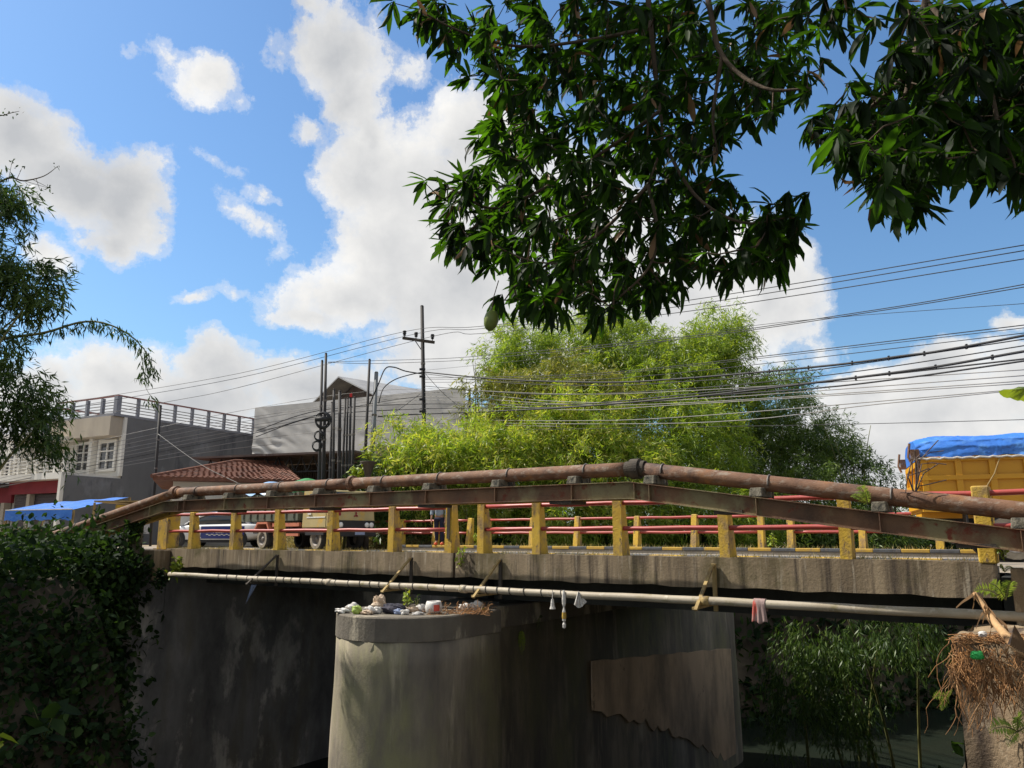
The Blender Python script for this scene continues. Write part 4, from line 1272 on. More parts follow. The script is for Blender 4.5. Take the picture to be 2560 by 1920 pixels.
for py in (925, 943, 1000, 1030):
    c = P(1057, py, 36)
    MB().bb(c.x - 0.14, c.x + 0.14, c.y - 0.2, c.y - 0.12, c.z - 0.05, c.z + 0.05).build('cable_clamp', MT['black'], mp)
# cable coils
for i, (cx, cy, r, lab) in enumerate(((808, 1051, 0.31, 'large coil of black cable tied to the two tall poles'), (798, 1090, 0.19, 'middle coil of black cable under the large one'), (793, 1115, 0.19, 'lowest coil of black cable hanging on the left pole'))):
    c = P(cx, cy, 29.7)
    cb = MB()
    for k in range(5):
        rr = r * (1 - 0.06 * k)
        cb.tube([c + Vector((rr * math.cos(a), -0.03 * k + 0.05 * math.sin(a * 2 + k), rr * math.sin(a) * 1.08)) for a in np.linspace(0, 2 * math.pi, 26)], 0.022, 5)
    if i == 0:
        cb.bb(c.x - 0.28, c.x + 0.22, c.y - 0.2, c.y - 0.05, c.z - 0.05, c.z + 0.12)
    tag(cb.build('cable_coil', MT['cable'], None, True), lab, 'cable coil', 'cable coils on the poles')
# iron lamp bowl on a stand by the grey pole
c = P(921, 1158, 28)
fl = MB().lathe([(0.05, -1.6), (0.09, -1.2), (0.07, -0.6), (0.16, -0.3), (0.2, -0.12), (0.3, 0.02), (0.3, 0.06), (0.001, 0.06)], c, 'z', 14)
fl.lathe([(0.001, -c.z - 0.05), (0.12, -c.z - 0.05), (0.09, -1.59), (0.001, -1.59)], c, 'z', 12)
tag(fl.build('planter_urn', MT['dwood'], None, True), 'dark iron planter urn on a stem in front of the grey pole', 'planter')

# ------------------------------------------------------------------ overhead cables
def Yof(px):
    r = (px - 1280) * CT / F
    if px >= 1058:
        s = (36 * r + 4.08) / (14.53 + 20 * r)
        return 36 - 20 * s
    s = (36 * r + 4.08) / (-24.7 - 8 * r)
    return 36 + 8 * s


def smooth(pts, k=8):
    o = []
    q = [pts[0]] + pts + [pts[-1]]
    for i in range(1, len(q) - 2):
        p0, p1, p2, p3 = q[i - 1:i + 3]
        for s in np.linspace(0, 1, k, endpoint=False):
            o.append(0.5 * ((2 * p1) + (-p0 + p2) * s + (2 * p0 - 5 * p1 + 4 * p2 - p3) * s * s + (-p0 + 3 * p1 - 3 * p2 + p3) * s ** 3))
    o.append(pts[-1])
    return o


def cable(label, pp, r=0.012, mat='cable', clamps=()):
    pts = [P(p[0], p[1], p[2] if len(p) > 2 else Yof(p[0])) for p in pp]
    k = min(range(len(pts)), key=lambda i: pts[i].z)
    t = thing('overhead_cable', label, 'cable', pts[k], 0, 'overhead cables')
    sp = smooth(pts)
    MB().tube(sp, r, 5).build('wire', MT[mat], t, True)
    for cpx in clamps:
        j = min(range(len(sp)), key=lambda i: abs(sp[i].x / sp[i].y - (cpx - 1280) * CT / F))
        c = sp[j]
        MB().bb(c.x - 0.014, c.x + 0.014, c.y - 0.03, c.y + 0.03, c.z - 0.06, c.z + 0.055).build('clip', MT['black'], t)
    return t


cable('topmost power line, from the first insulator on the crossarm', [(-40, 1048), (149, 1010), (600, 933), (1011, 829), (1200, 816), (1700, 754), (2600, 606)], 0.013)
cable('second power line, from the insulator beside the pole', [(-40, 1058), (190, 1016), (600, 944), (1042, 834), (1200, 822), (1700, 766), (2600, 620)], 0.013)
cable('third power line, from the right insulator of the crossarm', [(-40, 1092), (395, 1009), (600, 968), (1081, 841), (1200, 834), (1700, 781), (2600, 641)], 0.013)
cable('upper wire of the close pair below the power lines', [(820, 905), (924, 902), (1060, 898), (1200, 890), (1700, 843), (2200, 773), (2600, 704)])
cable('lower wire of the close pair below the power lines', [(820, 906), (924, 909), (1060, 905), (1200, 897), (1700, 848), (2200, 777), (2600, 711)])
cable('single thin wire crossing the blue gap at the right', [(1060, 926), (1500, 880), (1900, 812), (2600, 756)], 0.007)
cable('thick wavy cable bundle with clips, upper of the two', [(1060, 930), (1250, 948), (1500, 956), (1700, 947), (2063, 915), (2257, 890), (2330, 881), (2472, 856), (2600, 831)], 0.03, 'cable', (1620, 1760, 1890, 1975, 2063, 2157, 2257, 2360, 2472))
cable('thin cable running just under the upper thick bundle', [(1060, 934), (1250, 956), (1500, 964), (1700, 955), (2000, 930), (2600, 842)], 0.014)
cable('uppermost wire of the dense band right of the power pole', [(1060, 945), (1400, 938), (1700, 914), (2600, 808)])
cable('second wire of the dense band, close under its first', [(1060, 949), (1400, 943), (1700, 918), (2600, 815)], 0.009)
cable('third wire of the dense band right of the power pole', [(1060, 956), (1400, 952), (1700, 932), (2600, 828)], 0.01)
cable('wire between the two thick bundles, sagging at the bamboo', [(1060, 965), (1350, 986), (1700, 973), (2100, 934), (2600, 858)], 0.014)
cable('thick clipped cable bundle, lower of the two', [(945, 1041), (1060, 1035), (1362, 1022), (1700, 995), (2036, 957), (2272, 927), (2390, 909), (2530, 884), (2600, 872)], 0.032, 'cable', (1840, 1950, 2036, 2160, 2272, 2391, 2530))
cable('cable hugging the lower thick bundle from above', [(640, 1078), (800, 1026), (1060, 1010), (1400, 1012), (1700, 988), (2100, 949), (2600, 893)], 0.02)
cable('cable hugging the lower thick bundle from below', [(640, 1092), (800, 1040), (1060, 1022), (1400, 1018), (1700, 994), (2100, 965), (2600, 897)], 0.022)
cable('long wire leaving the left edge highest over the grey wall', [(-40, 1166), (400, 1068), (640, 1020), (860, 985), (1060, 972), (1400, 985), (1700, 978), (2600, 922)], 0.011, 'wire')
cable('long pale wire, second over the grey wall', [(-40, 1178), (400, 1082), (700, 1032), (1060, 982), (1400, 1004), (1700, 1000), (2600, 936)], 0.012, 'wire')
cable('long pale wire, third over the grey wall', [(-40, 1186), (400, 1093), (800, 1022), (1060, 992), (1400, 1010), (1700, 1008), (2600, 950)], 0.012, 'wire')
cable('long pale wire, fourth over the grey wall', [(-40, 1196), (400, 1104), (800, 1036), (1060, 1000), (1400, 1024), (1700, 1012), (2600, 956)], 0.012, 'wire')
cable('long pale wire, fifth over the grey wall', [(-40, 1204), (400, 1113), (800, 1046), (1060, 1048), (1400, 1052), (1700, 1043), (2490, 978), (2600, 964)], 0.012, 'wire')
cable('long pale wire, sixth over the grey wall', [(-40, 1212), (400, 1122), (800, 1054), (1060, 1056), (1700, 1058), (2200, 1010), (2600, 970)], 0.012, 'wire')
cable('thick black cable crossing the grey wall low down', [(-40, 1218), (400, 1130), (640, 1082), (800, 1036), (945, 1006), (1058, 990)], 0.018)
cable('long pale wire, lowest over the grey wall', [(-40, 1226), (400, 1140), (700, 1090), (1060, 1064), (1400, 1066)], 0.012, 'wire')
cable('flat lone wire low in front of the right hand cloud', [(1060, 1078), (1700, 1068), (2100, 1061), (2600, 1048)], 0.008)
cable('short pale drop wire running down to the left shop', [(-40, 1222), (160, 1190), (300, 1166), (520, 1130), (690, 1110)], 0.014, 'wire')
cable('pale drop wire crossing down to the tiled roof', [(395, 1085, 37.8), (500, 1160, 36), (600, 1210, 34.6)], 0.012, 'wire')
cable('black cable arching from the grey pole to the power pole', [(924, 1010, 31.9), (945, 962, 32), (963, 922, 33), (985, 918, 34), (1015, 928, 35), (1058, 935, 35.9)], 0.03)
cable('second black arching cable beside the grey pole', [(947, 1008, 31.9), (958, 972, 32.4), (985, 950, 33.5), (1020, 938, 35), (1058, 930, 35.9)], 0.025)
cable('guy wire slanting right from the power pole', [(1063, 934, 35.9), (1110, 985, 36.5), (1166, 1030, 37)], 0.012)
cable('guy wire slanting left from the power pole', [(1050, 985, 35.9), (1010, 1015, 34), (965, 1044, 32)], 0.012)

# ------------------------------------------------------------------ vehicles
def wheel(parent, x, y, r, w, rim='tyrewall', side=-1, n=22):
    ty = MB()
    h = w / 2
    ty.lathe([(r * 0.58, -h * 0.8), (r * 0.62, -h), (r * 0.90, -h), (r, -h * 0.72), (r, h * 0.72), (r * 0.90, h), (r * 0.62, h), (r * 0.58, h * 0.8)], (x, y, r), 'y', n)
    o = ty.build('wheel', MT['tyre'], parent, False)
    yy = y + side * h
    rm = MB()
    s = side
    rm.lathe([(0.001, -0.02 * s), (r * 0.18, -0.02 * s), (r * 0.2, -0.06 * s), (r * 0.5, -0.08 * s), (r * 0.57, 0.0), (r * 0.62, 0.004 * s)], (x, yy, r), 'y', n)
    rm.build('rim', MT['steel'], o, True)
    if rim:
        MB().lathe([(r * 0.62, 0.003 * s), (r * 0.9, 0.003 * s)], (x, yy, r), 'y', n).build('sidewall', MT[rim], o, True)
    return o


# orange-yellow tipper on the bridge; x forward, visible side y = -W/2
fw = Vector((0.93, -0.37, 0)).normalized()
rgt = Vector((fw.y, -fw.x, 0))
TWd = 2.15
corner = P(2306, 1290, 14.8)
org = Vector((corner.x, corner.y, 0)) - rgt * (TWd / 2)
yt = thing('tipper_truck', 'orange yellow tipper truck with a blue tarpaulin crossing the bridge', 'truck', org, math.atan2(fw.y, fw.x), None, (0, 0, 0))
Lb, zb0, zb1 = 4.5, 0.92, 1.94
bed = MB()
bed.bb(0.03, Lb, -TWd / 2 + 0.05, -TWd / 2 + 0.09, zb0, zb1)
bed.bb(0.03, Lb, TWd / 2 - 0.09, TWd / 2 - 0.05, zb0, zb1)
bed.bb(0.03, 0.08, -TWd / 2 + 0.091, TWd / 2 - 0.091, zb0, zb1)
bed.bb(Lb - 0.05, Lb, -TWd / 2 + 0.091, TWd / 2 - 0.091, zb0, zb1 + 0.4)
bed.bb(0.081, Lb - 0.051, -TWd / 2 + 0.091, TWd / 2 - 0.091, zb0, zb0 + 0.06)
bed.build('bed', MT['truck'], yt, bevel=0.006)
for s in (-1, 1):
    for i in range(9):
        x = 0.08 + i * 0.555 - (0.0 if i else 0.02)
        y = s * (TWd / 2)
        MB().bb(x, x + 0.11, y - 0.05 * (s > 0) + (0 if s > 0 else -0.0), y + 0.05 * (s < 0), zb0 + 0.07, zb1 - 0.075).build('bed_rib', MT['truck'], yt, bevel=0.008)
    for z in (zb0 + 0.035, (zb0 + zb1) / 2 + 0.12, zb1 - 0.035):
        y = s * (TWd / 2 + 0.012)
        MB().bb(0.02, Lb, y - 0.062 * (s > 0), y + 0.062 * (s < 0), z - 0.045, z + 0.045).build('bed_rail', MT['truck'], yt, bevel=0.008)
for z in (zb0 + 0.1, zb0 + 0.5, zb1 - 0.12):
    MB().bb(-0.02, 0.028, -TWd / 2 + 0.02, TWd / 2 - 0.02, z - 0.05, z + 0.05).build('tailgate_rail', MT['truck'], yt, bevel=0.006)
for y in (-TWd / 2 + 0.12, -0.35, 0.35, TWd / 2 - 0.12):
    MB().bb(-0.022, 0.03, y - 0.05, y + 0.05, zb0 + 0.16, zb1 - 0.18).build('tailgate_rib', MT['truck'], yt, bevel=0.006)
for s in (-1, 1):
    hg = MB()
    hg.bb(-0.10, 0.05, s * (TWd / 2) - 0.06, s * (TWd / 2) + 0.06, zb1 - 0.05, zb1 + 0.16)
    hg.tube([(-0.09, s * TWd / 2, zb1 - 0.12), (-0.14, s * TWd / 2, zb1 + 0.02), (-0.10, s * TWd / 2, zb1 + 0.28)], 0.025, 6)
    hg.build('tailgate_hinge', MT['rust'], yt)


def tarpt(a, b):
    x = 0.0 + a * (Lb - 0.05)
    prof = [(-TWd / 2 - 0.035, zb1 - 0.02), (-TWd / 2 - 0.02, zb1 + 0.16), (-TWd / 2 + 0.05, zb1 + 0.30), (-TWd / 2 + 0.3, zb1 + 0.40), (0, zb1 + 0.46), (TWd / 2 - 0.3, zb1 + 0.40), (TWd / 2 - 0.05, zb1 + 0.30), (TWd / 2 + 0.02, zb1 + 0.16), (TWd / 2 + 0.035, zb1 - 0.02)]
    f = b * (len(prof) - 1)
    i = min(int(f), len(prof) - 2)
    s = f - i
    y = prof[i][0] * (1 - s) + prof[i + 1][0] * s
    z = prof[i][1] * (1 - s) + prof[i + 1][1] * s
    e = math.exp(-((x - 1.35) / 0.35) ** 2) * max(0, 1 - b * 3.2)
    w = 0.022 * e * math.sin((x - 1.35) * 60 / (0.35 + b * 3)) + 0.014 * math.sin(x * 2.1 + 2)
    for sx, sz, am in ((1.3, 2.0, 0.022), (3.5, 6.0, 0.016), (8.0, 10.0, 0.010)):
        w += am * (1 - 2.2 * abs(mnoise.noise(Vector((x * sx + b * 9 * sx * 0.4, b * 9 * sz * 0.35 - x * 0.8, am * 90)))))
    if a < 0.06:
        z -= (0.06 - a) * 1.3 * (z > zb1 + 0.1)
    return (x, y + (w if y < 0 else -w) * 0.9, z + w * 0.8 + 0.05 * a)


tpm = MB().grid(tarpt, 130, 48)
rear_ = [tarpt(0, j / 48) for j in range(49)]
tpm.add(rear_ + [(0.01, p[1], zb1 - 0.03) for p in rear_], [(j, j + 1, 50 + j, 49 + j) for j in range(48)])
tpm.build('tarpaulin', MT['blue'], yt, True)
MB().tube([(0.02 + 4.4 * i / 60, -TWd / 2 - 0.045 + 0.006 * math.sin(i * 1.7), zb1 - 0.025 + 0.012 * math.sin(i * 2.3)) for i in range(61)], 0.022, 6).build('tarpaulin_hem', MT['hem'], yt)
MB().tube([(1.38, -TWd / 2 - 0.05, zb1 - 0.02), (1.25, -TWd / 2 - 0.07, 1.6), (1.06, -TWd / 2 - 0.06, 1.3)], 0.012, 5).build('tarpaulin_rope', MT['wood'], yt)
for y in (-0.4, 0.4):
    MB().bb(0.1, 6.6, y - 0.05, y + 0.05, 0.62, 0.8).build('chassis_rail', MT['black'], yt)
MB().bb(0.05, Lb, -0.5, 0.5, 0.801, 0.915).build('sub_frame', MT['truck'], yt)
for x in (1.45, 5.35):
    for s in (-1, 1):
        wheel(yt, x, s * 0.88, 0.44, 0.46 if x < 2 else 0.25, 'tyrewall', s)
for s in (-1, 1):
    MB().bb(0.85, 2.0, s * 0.9 - 0.2, s * 0.9 + 0.2, 0.902, 0.918).build('mudguard', MT['black'], yt)
    MB().bb(0.72, 0.75, s * 0.9 - 0.22, s * 0.9 + 0.22, 0.3, 0.9).build('mud_flap', MT['black'], yt)
cb = MB()
cb.extr([(4.75, -1.0, 0.7), (6.55, -1.0, 0.7), (6.6, -1.0, 1.4), (6.3, -1.0, 2.25), (4.8, -1.0, 2.25)], (0, 2.0, 0))
cb.build('cab', MT['truck'], yt, bevel=0.05)
MB().extr([(5.2, -1.012, 1.5), (6.3, -1.012, 1.5), (6.12, -1.012, 2.1), (5.2, -1.012, 2.1)], (0, 0.01, 0)).build('cab_window', MT['glass'], yt)
MB().hexa([(6.605, -0.85, 1.5), (6.605, 0.85, 1.5), (6.57, 0.85, 1.5), (6.57, -0.85, 1.5)], [(6.36, -0.85, 2.15), (6.36, 0.85, 2.15), (6.33, 0.85, 2.15), (6.33, -0.85, 2.15)]).build('windscreen', MT['glass'], yt)

# beige cab-over truck waiting at the left end of the bridge
f2 = Vector((0.73, -0.68, 0)).normalized()
o2 = P(842, 1372, 27)
bt = thing('beige_truck', 'old beige cab-over tipper truck facing the bridge behind the yellow posts', 'truck', (o2.x, o2.y, 0), math.atan2(f2.y, f2.x), None, (0, 0, 0))
cw = 0.9
cab = MB()
cab.extr([(-0.85, -cw, 0.72), (0.55, -cw, 0.72), (0.86, -cw, 0.74), (0.9, -cw, 1.0), (0.86, -cw, 1.32), (0.55, -cw, 2.0), (-0.8, -cw, 2.05)], (0, 2 * cw, 0))
cab.build('cab', MT['beige'], bt, bevel=0.06)
MB().bb(0.885, 0.925, -0.86, 0.86, 0.70, 0.985).build('grille', MT['black'], bt, bevel=0.01)
for y in (-0.72, -0.53, 0.53, 0.72):
    MB().lathe([(0.075, 0), (0.09, 0.0), (0.09, 0.03), (0.05, 0.05), (0.001, 0.055)], (0.925, y, 0.835), 'x', 14).build('headlight', MT['lamp'], bt, True)
MB().bb(0.87, 0.98, -0.9, 0.9, 0.45, 0.66).build('bumper', MT['black'], bt, bevel=0.02)
MB().bb(0.981, 0.99, 0.02, 0.42, 0.51, 0.6).build('number_plate', MT['bagblue'], bt)
em = MB()
for a in (90, 210, 330):
    c = Vector((0.9, 0.0 + 0.045 * math.cos(R(a)), 1.17 + 0.055 * math.sin(R(a))))
    dx, dz = math.cos(R(a)), math.sin(R(a))
    q = [Vector((0.0, 0.05 * dx, 0.06 * dz)), Vector((0.0, -0.028 * dz, 0.032 * dx)), Vector((0.0, -0.05 * dx, -0.06 * dz)), Vector((0.0, 0.028 * dz, -0.032 * dx))]
    em.extr([c + k + Vector((-0.01, 0.1, 0)) for k in q], (0.025, 0, 0))
em.build('emblem', MT['darkred'], bt)
MB().bb(0.87, 0.89, -0.85, -0.5, 1.14, 1.29).build('vent', MT['darkred'], bt)
MB().hexa([(0.88, -0.78, 1.36), (0.88, 0.78, 1.36), (0.84, 0.78, 1.36), (0.84, -0.78, 1.36)], [(0.605, -0.75, 1.93), (0.605, 0.75, 1.93), (0.56, 0.75, 1.93), (0.56, -0.75, 1.93)]).build('windscreen', MT['glass'], bt)
for s in (-1, 1):
    MB().extr([(-0.4, s * (cw + 0.004), 1.32), (0.62, s * (cw + 0.004), 1.32), (0.42, s * (cw + 0.004), 1.88), (-0.4, s * (cw + 0.004), 1.88)], (0, 0.012 * s, 0)).build('side_window', MT['glass'], bt)
    dr_ = MB().bb(-0.55, 0.62, s * cw, s * (cw + 0.015), 0.76, 1.3).build('door', MT['beige'], bt, bevel=0.01)
    MB().bb(-0.5, 0.6, s * (cw + 0.016), s * (cw + 0.03), 1.07, 1.11).build('trim_strip', MT['chrome'], dr_)
    MB().bb(-0.42, -0.22, s * (cw + 0.016), s * (cw + 0.05), 1.18, 1.23).build('handle', MT['chrome'], dr_)
    MB().bb(-0.6, 0.5, s * (cw - 0.25), s * (cw - 0.001), 0.5, 0.73).build('wheel_arch', MT['black'], bt)
    MB().bb(0.86, 0.94, s * (cw + 0.1), s * (cw + 0.3), 1.3, 1.7).build('mirror', MT['black'], bt, bevel=0.02)
    MB().bar((0.8, s * cw, 1.75), (0.9, s * (cw + 0.2), 1.72), 0.03, 0.03).build('mirror_arm', MT['black'], bt)
    wheel(bt, 0, s * 0.75, 0.37, 0.22, 'tyrewall', s)
    wheel(bt, -3.3, s * 0.76, 0.37, 0.44, 'tyrewall', s)
    MB().bb(-5.0, 0.6, s * 0.36 - 0.05, s * 0.36 + 0.05, 0.56, 0.74).build('chassis_rail', MT['black'], bt)
    MB().bb(-2.75, -1.0, s * 0.86 - 0.05, s * 0.86 + 0.05, 0.80, 0.93).build('side_guard', MT['orange'], bt)
    MB().bb(-2.7, -1.05, s * 0.86 - 0.03, s * 0.86 + 0.03, 0.47, 0.56).build('side_guard', MT['orange'], bt)
    fd = MB()
    fd.extr([(-3.95, s * 0.76 - 0.24, 0.62), (-3.68, s * 0.76 - 0.24, 0.97), (-2.98, s * 0.76 - 0.24, 0.97), (-2.76, s * 0.76 - 0.24, 0.62), (-2.84, s * 0.76 - 0.24, 0.62), (-3.03, s * 0.76 - 0.24, 0.9), (-3.63, s * 0.76 - 0.24, 0.9), (-3.87, s * 0.76 - 0.24, 0.62)], (0, 0.48, 0))
    fd.build('mudguard', MT['orange'], bt)
    for i in range(8):
        x = -4.85 + i * 0.5
        MB().bb(x, x + 0.08, s * 0.98 - 0.04 * (s > 0), s * 0.98 + 0.04 * (s < 0), 1.1, 1.95).build('bed_rib', MT['bed'], bt)
MB().bb(-5.0, -1.05, -0.94, 0.94, 1.0, 1.98).build('bed', MT['bed'], bt)


def ld(x0, x1, z0, zt_, ph):
    return lambda a, b: (x0 + (x1 - x0) * a, -0.98 + 1.96 * b, z0 + (zt_ - z0) * (math.sin(math.pi * b) ** 0.4) * (math.sin(math.pi * min(max(a * 1.1, 0), 1)) ** 0.35) + 0.05 * math.sin(a * 13 + ph) * math.cos(b * 9 + ph))


MB().grid(ld(-5.05, -3.0, 1.99, 2.5, 0), 24, 14).build('load_cover', MT['lblue'], bt, True)
MB().grid(ld(-2.6, -1.2, 1.99, 2.5, 2), 20, 14).build('load_cover', MT['green'], bt, True)
MB().bb(-5.06, -4.4, -0.9, 0.9, 1.985, 2.3).build('load', MT['darkred'], bt)

# police saloon
oc = P(546, 1366, 34)
pc = thing('police_car', 'white and dark blue patrol saloon with a blue light bar behind the yellow posts', 'car', (oc.x, oc.y, 0), R(180 - 8), None, (0, 0, 0))
stn = [(-2.28, 0.62, 0.60, 0.78), (-2.2, 0.45, 0.92, 0.84), (-1.7, 0.32, 0.98, 0.89), (-1.0, 0.25, 0.97, 0.9), (0.0, 0.24, 0.95, 0.9), (0.9, 0.25, 0.93, 0.9), (1.3, 0.28, 0.90, 0.89), (1.9, 0.32, 0.80, 0.86), (2.2, 0.36, 0.70, 0.80), (2.32, 0.45, 0.58, 0.70)]
bd = MB()
ring = []
for (x, zl, zh, w) in stn:
    ring.append([(x, -w * 0.9, zl), (x, -w, zl + 0.08), (x, -w, (zl + zh) / 2), (x, -w * 0.97, zh - 0.08), (x, -w * 0.88, zh), (x, w * 0.88, zh), (x, w * 0.97, zh - 0.08), (x, w, (zl + zh) / 2), (x, w, zl + 0.08), (x, w * 0.9, zl)])
nr = 10
fs = [(i * nr + j, i * nr + (j + 1) % nr, (i + 1) * nr + (j + 1) % nr, (i + 1) * nr + j) for i in range(len(stn) - 1) for j in range(nr)] + [tuple(range(nr)), tuple(range((len(stn) - 1) * nr, len(stn) * nr))]
bd.add([p for r_ in ring for p in r_], fs)
bd.build('body', MT['carwhite'], pc, True)
gh = [(-1.75, 0.97, 0.98, 0.72), (-1.3, 0.97, 1.25, 0.68), (-0.8, 0.97, 1.4, 0.64), (-0.2, 0.96, 1.46, 0.63), (0.25, 0.95, 1.42, 0.64), (0.7, 0.94, 1.24, 0.68), (1.2, 0.92, 0.95, 0.74)]
g = MB()
g.add([p for (x, zl, zh, w) in gh for p in ((x, -0.80, zl - 0.03), (x, -w, zh - 0.04), (x, -w + 0.08, zh), (x, w - 0.08, zh), (x, w, zh - 0.04), (x, 0.80, zl - 0.03))], [(i * 6 + j, i * 6 + (j + 1) % 6, (i + 1) * 6 + (j + 1) % 6, (i + 1) * 6 + j) for i in range(len(gh) - 1) for j in range(6)])
g.build('glasshouse', MT['glass'], pc, True)
rf = MB()
for s in (-1, 1):
    rf.tube([(x, s * (w + 0.01), zh - 0.02) for (x, zl, zh, w) in gh], 0.05, 6)
rf.add([p for (x, zl, zh, w) in gh[2:5] for p in ((x, -w + 0.02, zh + 0.012), (x, w - 0.02, zh + 0.012))], [(0, 1, 3, 2), (2, 3, 5, 4)])
rf.build('roof_frame', MT['carwhite'], pc, True)
MB().bb(-0.1, 0.14, -0.55, 0.55, 1.49, 1.6).build('light_bar', MT['lightblue'], pc, bevel=0.02)
MB().bb(0.0, 0.04, -0.5, 0.5, 1.45, 1.489).build('light_bar_base', MT['black'], pc)
for s in (-1, 1):
    y = s * 0.905
    dp = MB().bb(-1.6, 0.35, min(y, y + 0.012 * s), max(y, y + 0.012 * s), 0.36, 0.88).build('door_panel', MT['carblue'], pc)
    y2 = s * 0.918
    st_ = MB()
    for i in range(3):
        x = 0.30 + i * 0.2
        st_.extr([(x, y2, 0.38), (x + 0.13, y2, 0.38), (x + 0.38, y2, 0.72), (x + 0.25, y2, 0.72)], (0, 0.004 * s, 0))
    st_.build('stripes', MT['carwhite'], pc)
    ck = MB()
    for i in range(14):
        for j in range(2):
            if (i + j) % 2:
                ck.bb(0.1 - i * 0.11, 0.0 - i * 0.11, min(y2, y2 + 0.003 * s), max(y2, y2 + 0.003 * s), 0.49 + j * 0.035, 0.525 + j * 0.035)
    ck.build('chequer_band', MT['chrome'], dp)
    MB().lathe([(0.001, 0), (0.075, 0), (0.075, 0.004), (0.001, 0.005)], (0.22, y2, 0.68), 'y', 14).build('badge', MT['bagblue'], pc)
    MB().bb(0.78, 0.9, s * 0.9 - 0.0, s * 1.05, 0.93, 1.05).build('mirror', MT['black'], pc, bevel=0.02)
    MB().bb(-0.35, -0.5, y2, y2 + 0.02 * s, 0.8, 0.83).build('handle', MT['carblue'], pc)
    MB().bb(-1.7, 1.5, min(s * 0.86, s * 0.9), max(s * 0.86, s * 0.9), 0.2, 0.32).build('sill', MT['black'], pc)
    for x in (-1.36, 1.42):
        MB().lathe([(0.38, -0.02 * s), (0.38, 0.03 * s), (0.001, 0.03 * s)], (x, s * 0.88, 0.34), 'y', 20).build('wheel_arch', MT['black'], pc)
        wheel(pc, x, s * 0.82, 0.32, 0.2, None, s)
    MB().extr([(2.05, s * 0.60, 0.60), (2.26, s * 0.55, 0.60), (2.16, s * 0.62, 0.72), (1.85, s * 0.84, 0.77), (1.8, s * 0.85, 0.70)], (0, 0.02 * s, 0.0)).build('headlight', MT['lamp'], pc)
    ln = MB().extr([(1.1, s * 0.60, 0.952), (2.1, s * 0.55, 0.80), (2.1, s * 0.70, 0.79), (1.1, s * 0.8, 0.945)], (0, 0, 0.006))
    ln.build('bonnet_stripe', MT['carblue'], pc)
cu = bpy.data.curves.new('door_lettering', 'FONT')
cu.body = 'POLISI'
cu.size = 0.17
cu.extrude = 0.003
cu.align_x = 'CENTER'
tmp = bpy.data.objects.new('lettering_curve', cu)
col.objects.link(tmp)
bpy.context.view_layer.update()
lme = bpy.data.meshes.new_from_object(tmp.evaluated_get(bpy.context.evaluated_depsgraph_get()))
bpy.data.objects.remove(tmp)
bpy.data.curves.remove(cu)
lme.materials.clear()
lme.materials.append(MT['carwhite'])
to = link('door_lettering', lme, pc, (-0.45, 0.921, 0.6))
to.rotation_euler = (R(90), 0, R(180))

# ------------------------------------------------------------------ person on the far kerb
def skin(name, verts, edges, radii, mat, parent, root=0, sub=2):
    me = bpy.data.meshes.new(name)
    me.from_pydata(verts, edges, [])
    o = link(name, me, parent)
    sm = o.modifiers.new('skin', 'SKIN')
    sm.use_smooth_shade = True
    o.modifiers.new('sub', 'SUBSURF').levels = sub
    o.modifiers['sub'].render_levels = sub
    for i, r in enumerate(radii):
        sv = me.skin_vertices[0].data[i]
        sv.radius = r if isinstance(r, tuple) else (r, r)
        sv.use_root = (i == root)
    me.materials.append(mat)
    return o


pp = B(17.35, 20.3, 0.168)
pe = thing('person', 'person in a pale grey blue shirt, dark trousers and orange shoes on the far kerb', 'person', pp, R(-12), None, (0, 0, 0))
V = [(0, 0, 0.93), (0, 0, 1.12), (0, 0, 1.34), (0, 0, 1.44), (0, -0.01, 1.53), (0, -0.015, 1.60),          # pelvis .. head
     (0.10, 0, 0.88), (0.11, -0.03, 0.50), (0.12, 0.02, 0.10), (0.13, -0.1, 0.04),                          # left leg
     (-0.10, 0, 0.88), (-0.10, 0.02, 0.50), (-0.10, 0.08, 0.12), (-0.11, -0.03, 0.06),
     (0.17, 0, 1.38), (0.25, 0.03, 1.12), (0.24, -0.06, 0.90), (0.235, -0.09, 0.82),
     (-0.17, 0, 1.38), (-0.26, 0.03, 1.12), (-0.25, -0.08, 0.90), (-0.245, -0.11, 0.82)]
E = [(0, 1), (1, 2), (2, 3), (3, 4), (4, 5), (0, 6), (6, 7), (7, 8), (8, 9), (0, 10), (10, 11), (11, 12), (12, 13), (2, 14), (14, 15), (15, 16), (16, 17), (2, 18), (18, 19), (19, 20), (20, 21)]
RR = [(0.13, 0.1), (0.12, 0.09), (0.14, 0.1), 0.055, 0.06, (0.075, 0.09), 0.085, 0.06, 0.042, 0.04, 0.085, 0.06, 0.042, 0.04, 0.06, 0.045, 0.034, 0.03, 0.06, 0.045, 0.034, 0.03]
body_o = skin('body', V, E, RR, MT['skin'], pe)
skin('shirt', [(0, 0, 0.92), (0, 0, 1.12), (0, 0, 1.36), (0.18, 0, 1.38), (0.255, 0.03, 1.12), (0.25, -0.03, 0.98), (-0.18, 0, 1.38), (-0.265, 0.03, 1.12), (-0.26, -0.04, 0.98)], [(0, 1), (1, 2), (2, 3), (3, 4), (4, 5), (2, 6), (6, 7), (7, 8)], [(0.17, 0.125), (0.16, 0.12), (0.165, 0.12), 0.08, 0.07, 0.062, 0.08, 0.07, 0.062], MT['shirt'], pe)
skin('trousers', [(0, 0, 0.95), (0.10, 0, 0.86), (0.11, -0.03, 0.50), (0.12, 0.02, 0.10), (-0.10, 0, 0.86), (-0.10, 0.02, 0.50), (-0.10, 0.08, 0.13)], [(0, 1), (1, 2), (2, 3), (0, 4), (4, 5), (5, 6)], [(0.15, 0.115), 0.105, 0.08, 0.062, 0.105, 0.08, 0.062], MT['trouser'], pe)
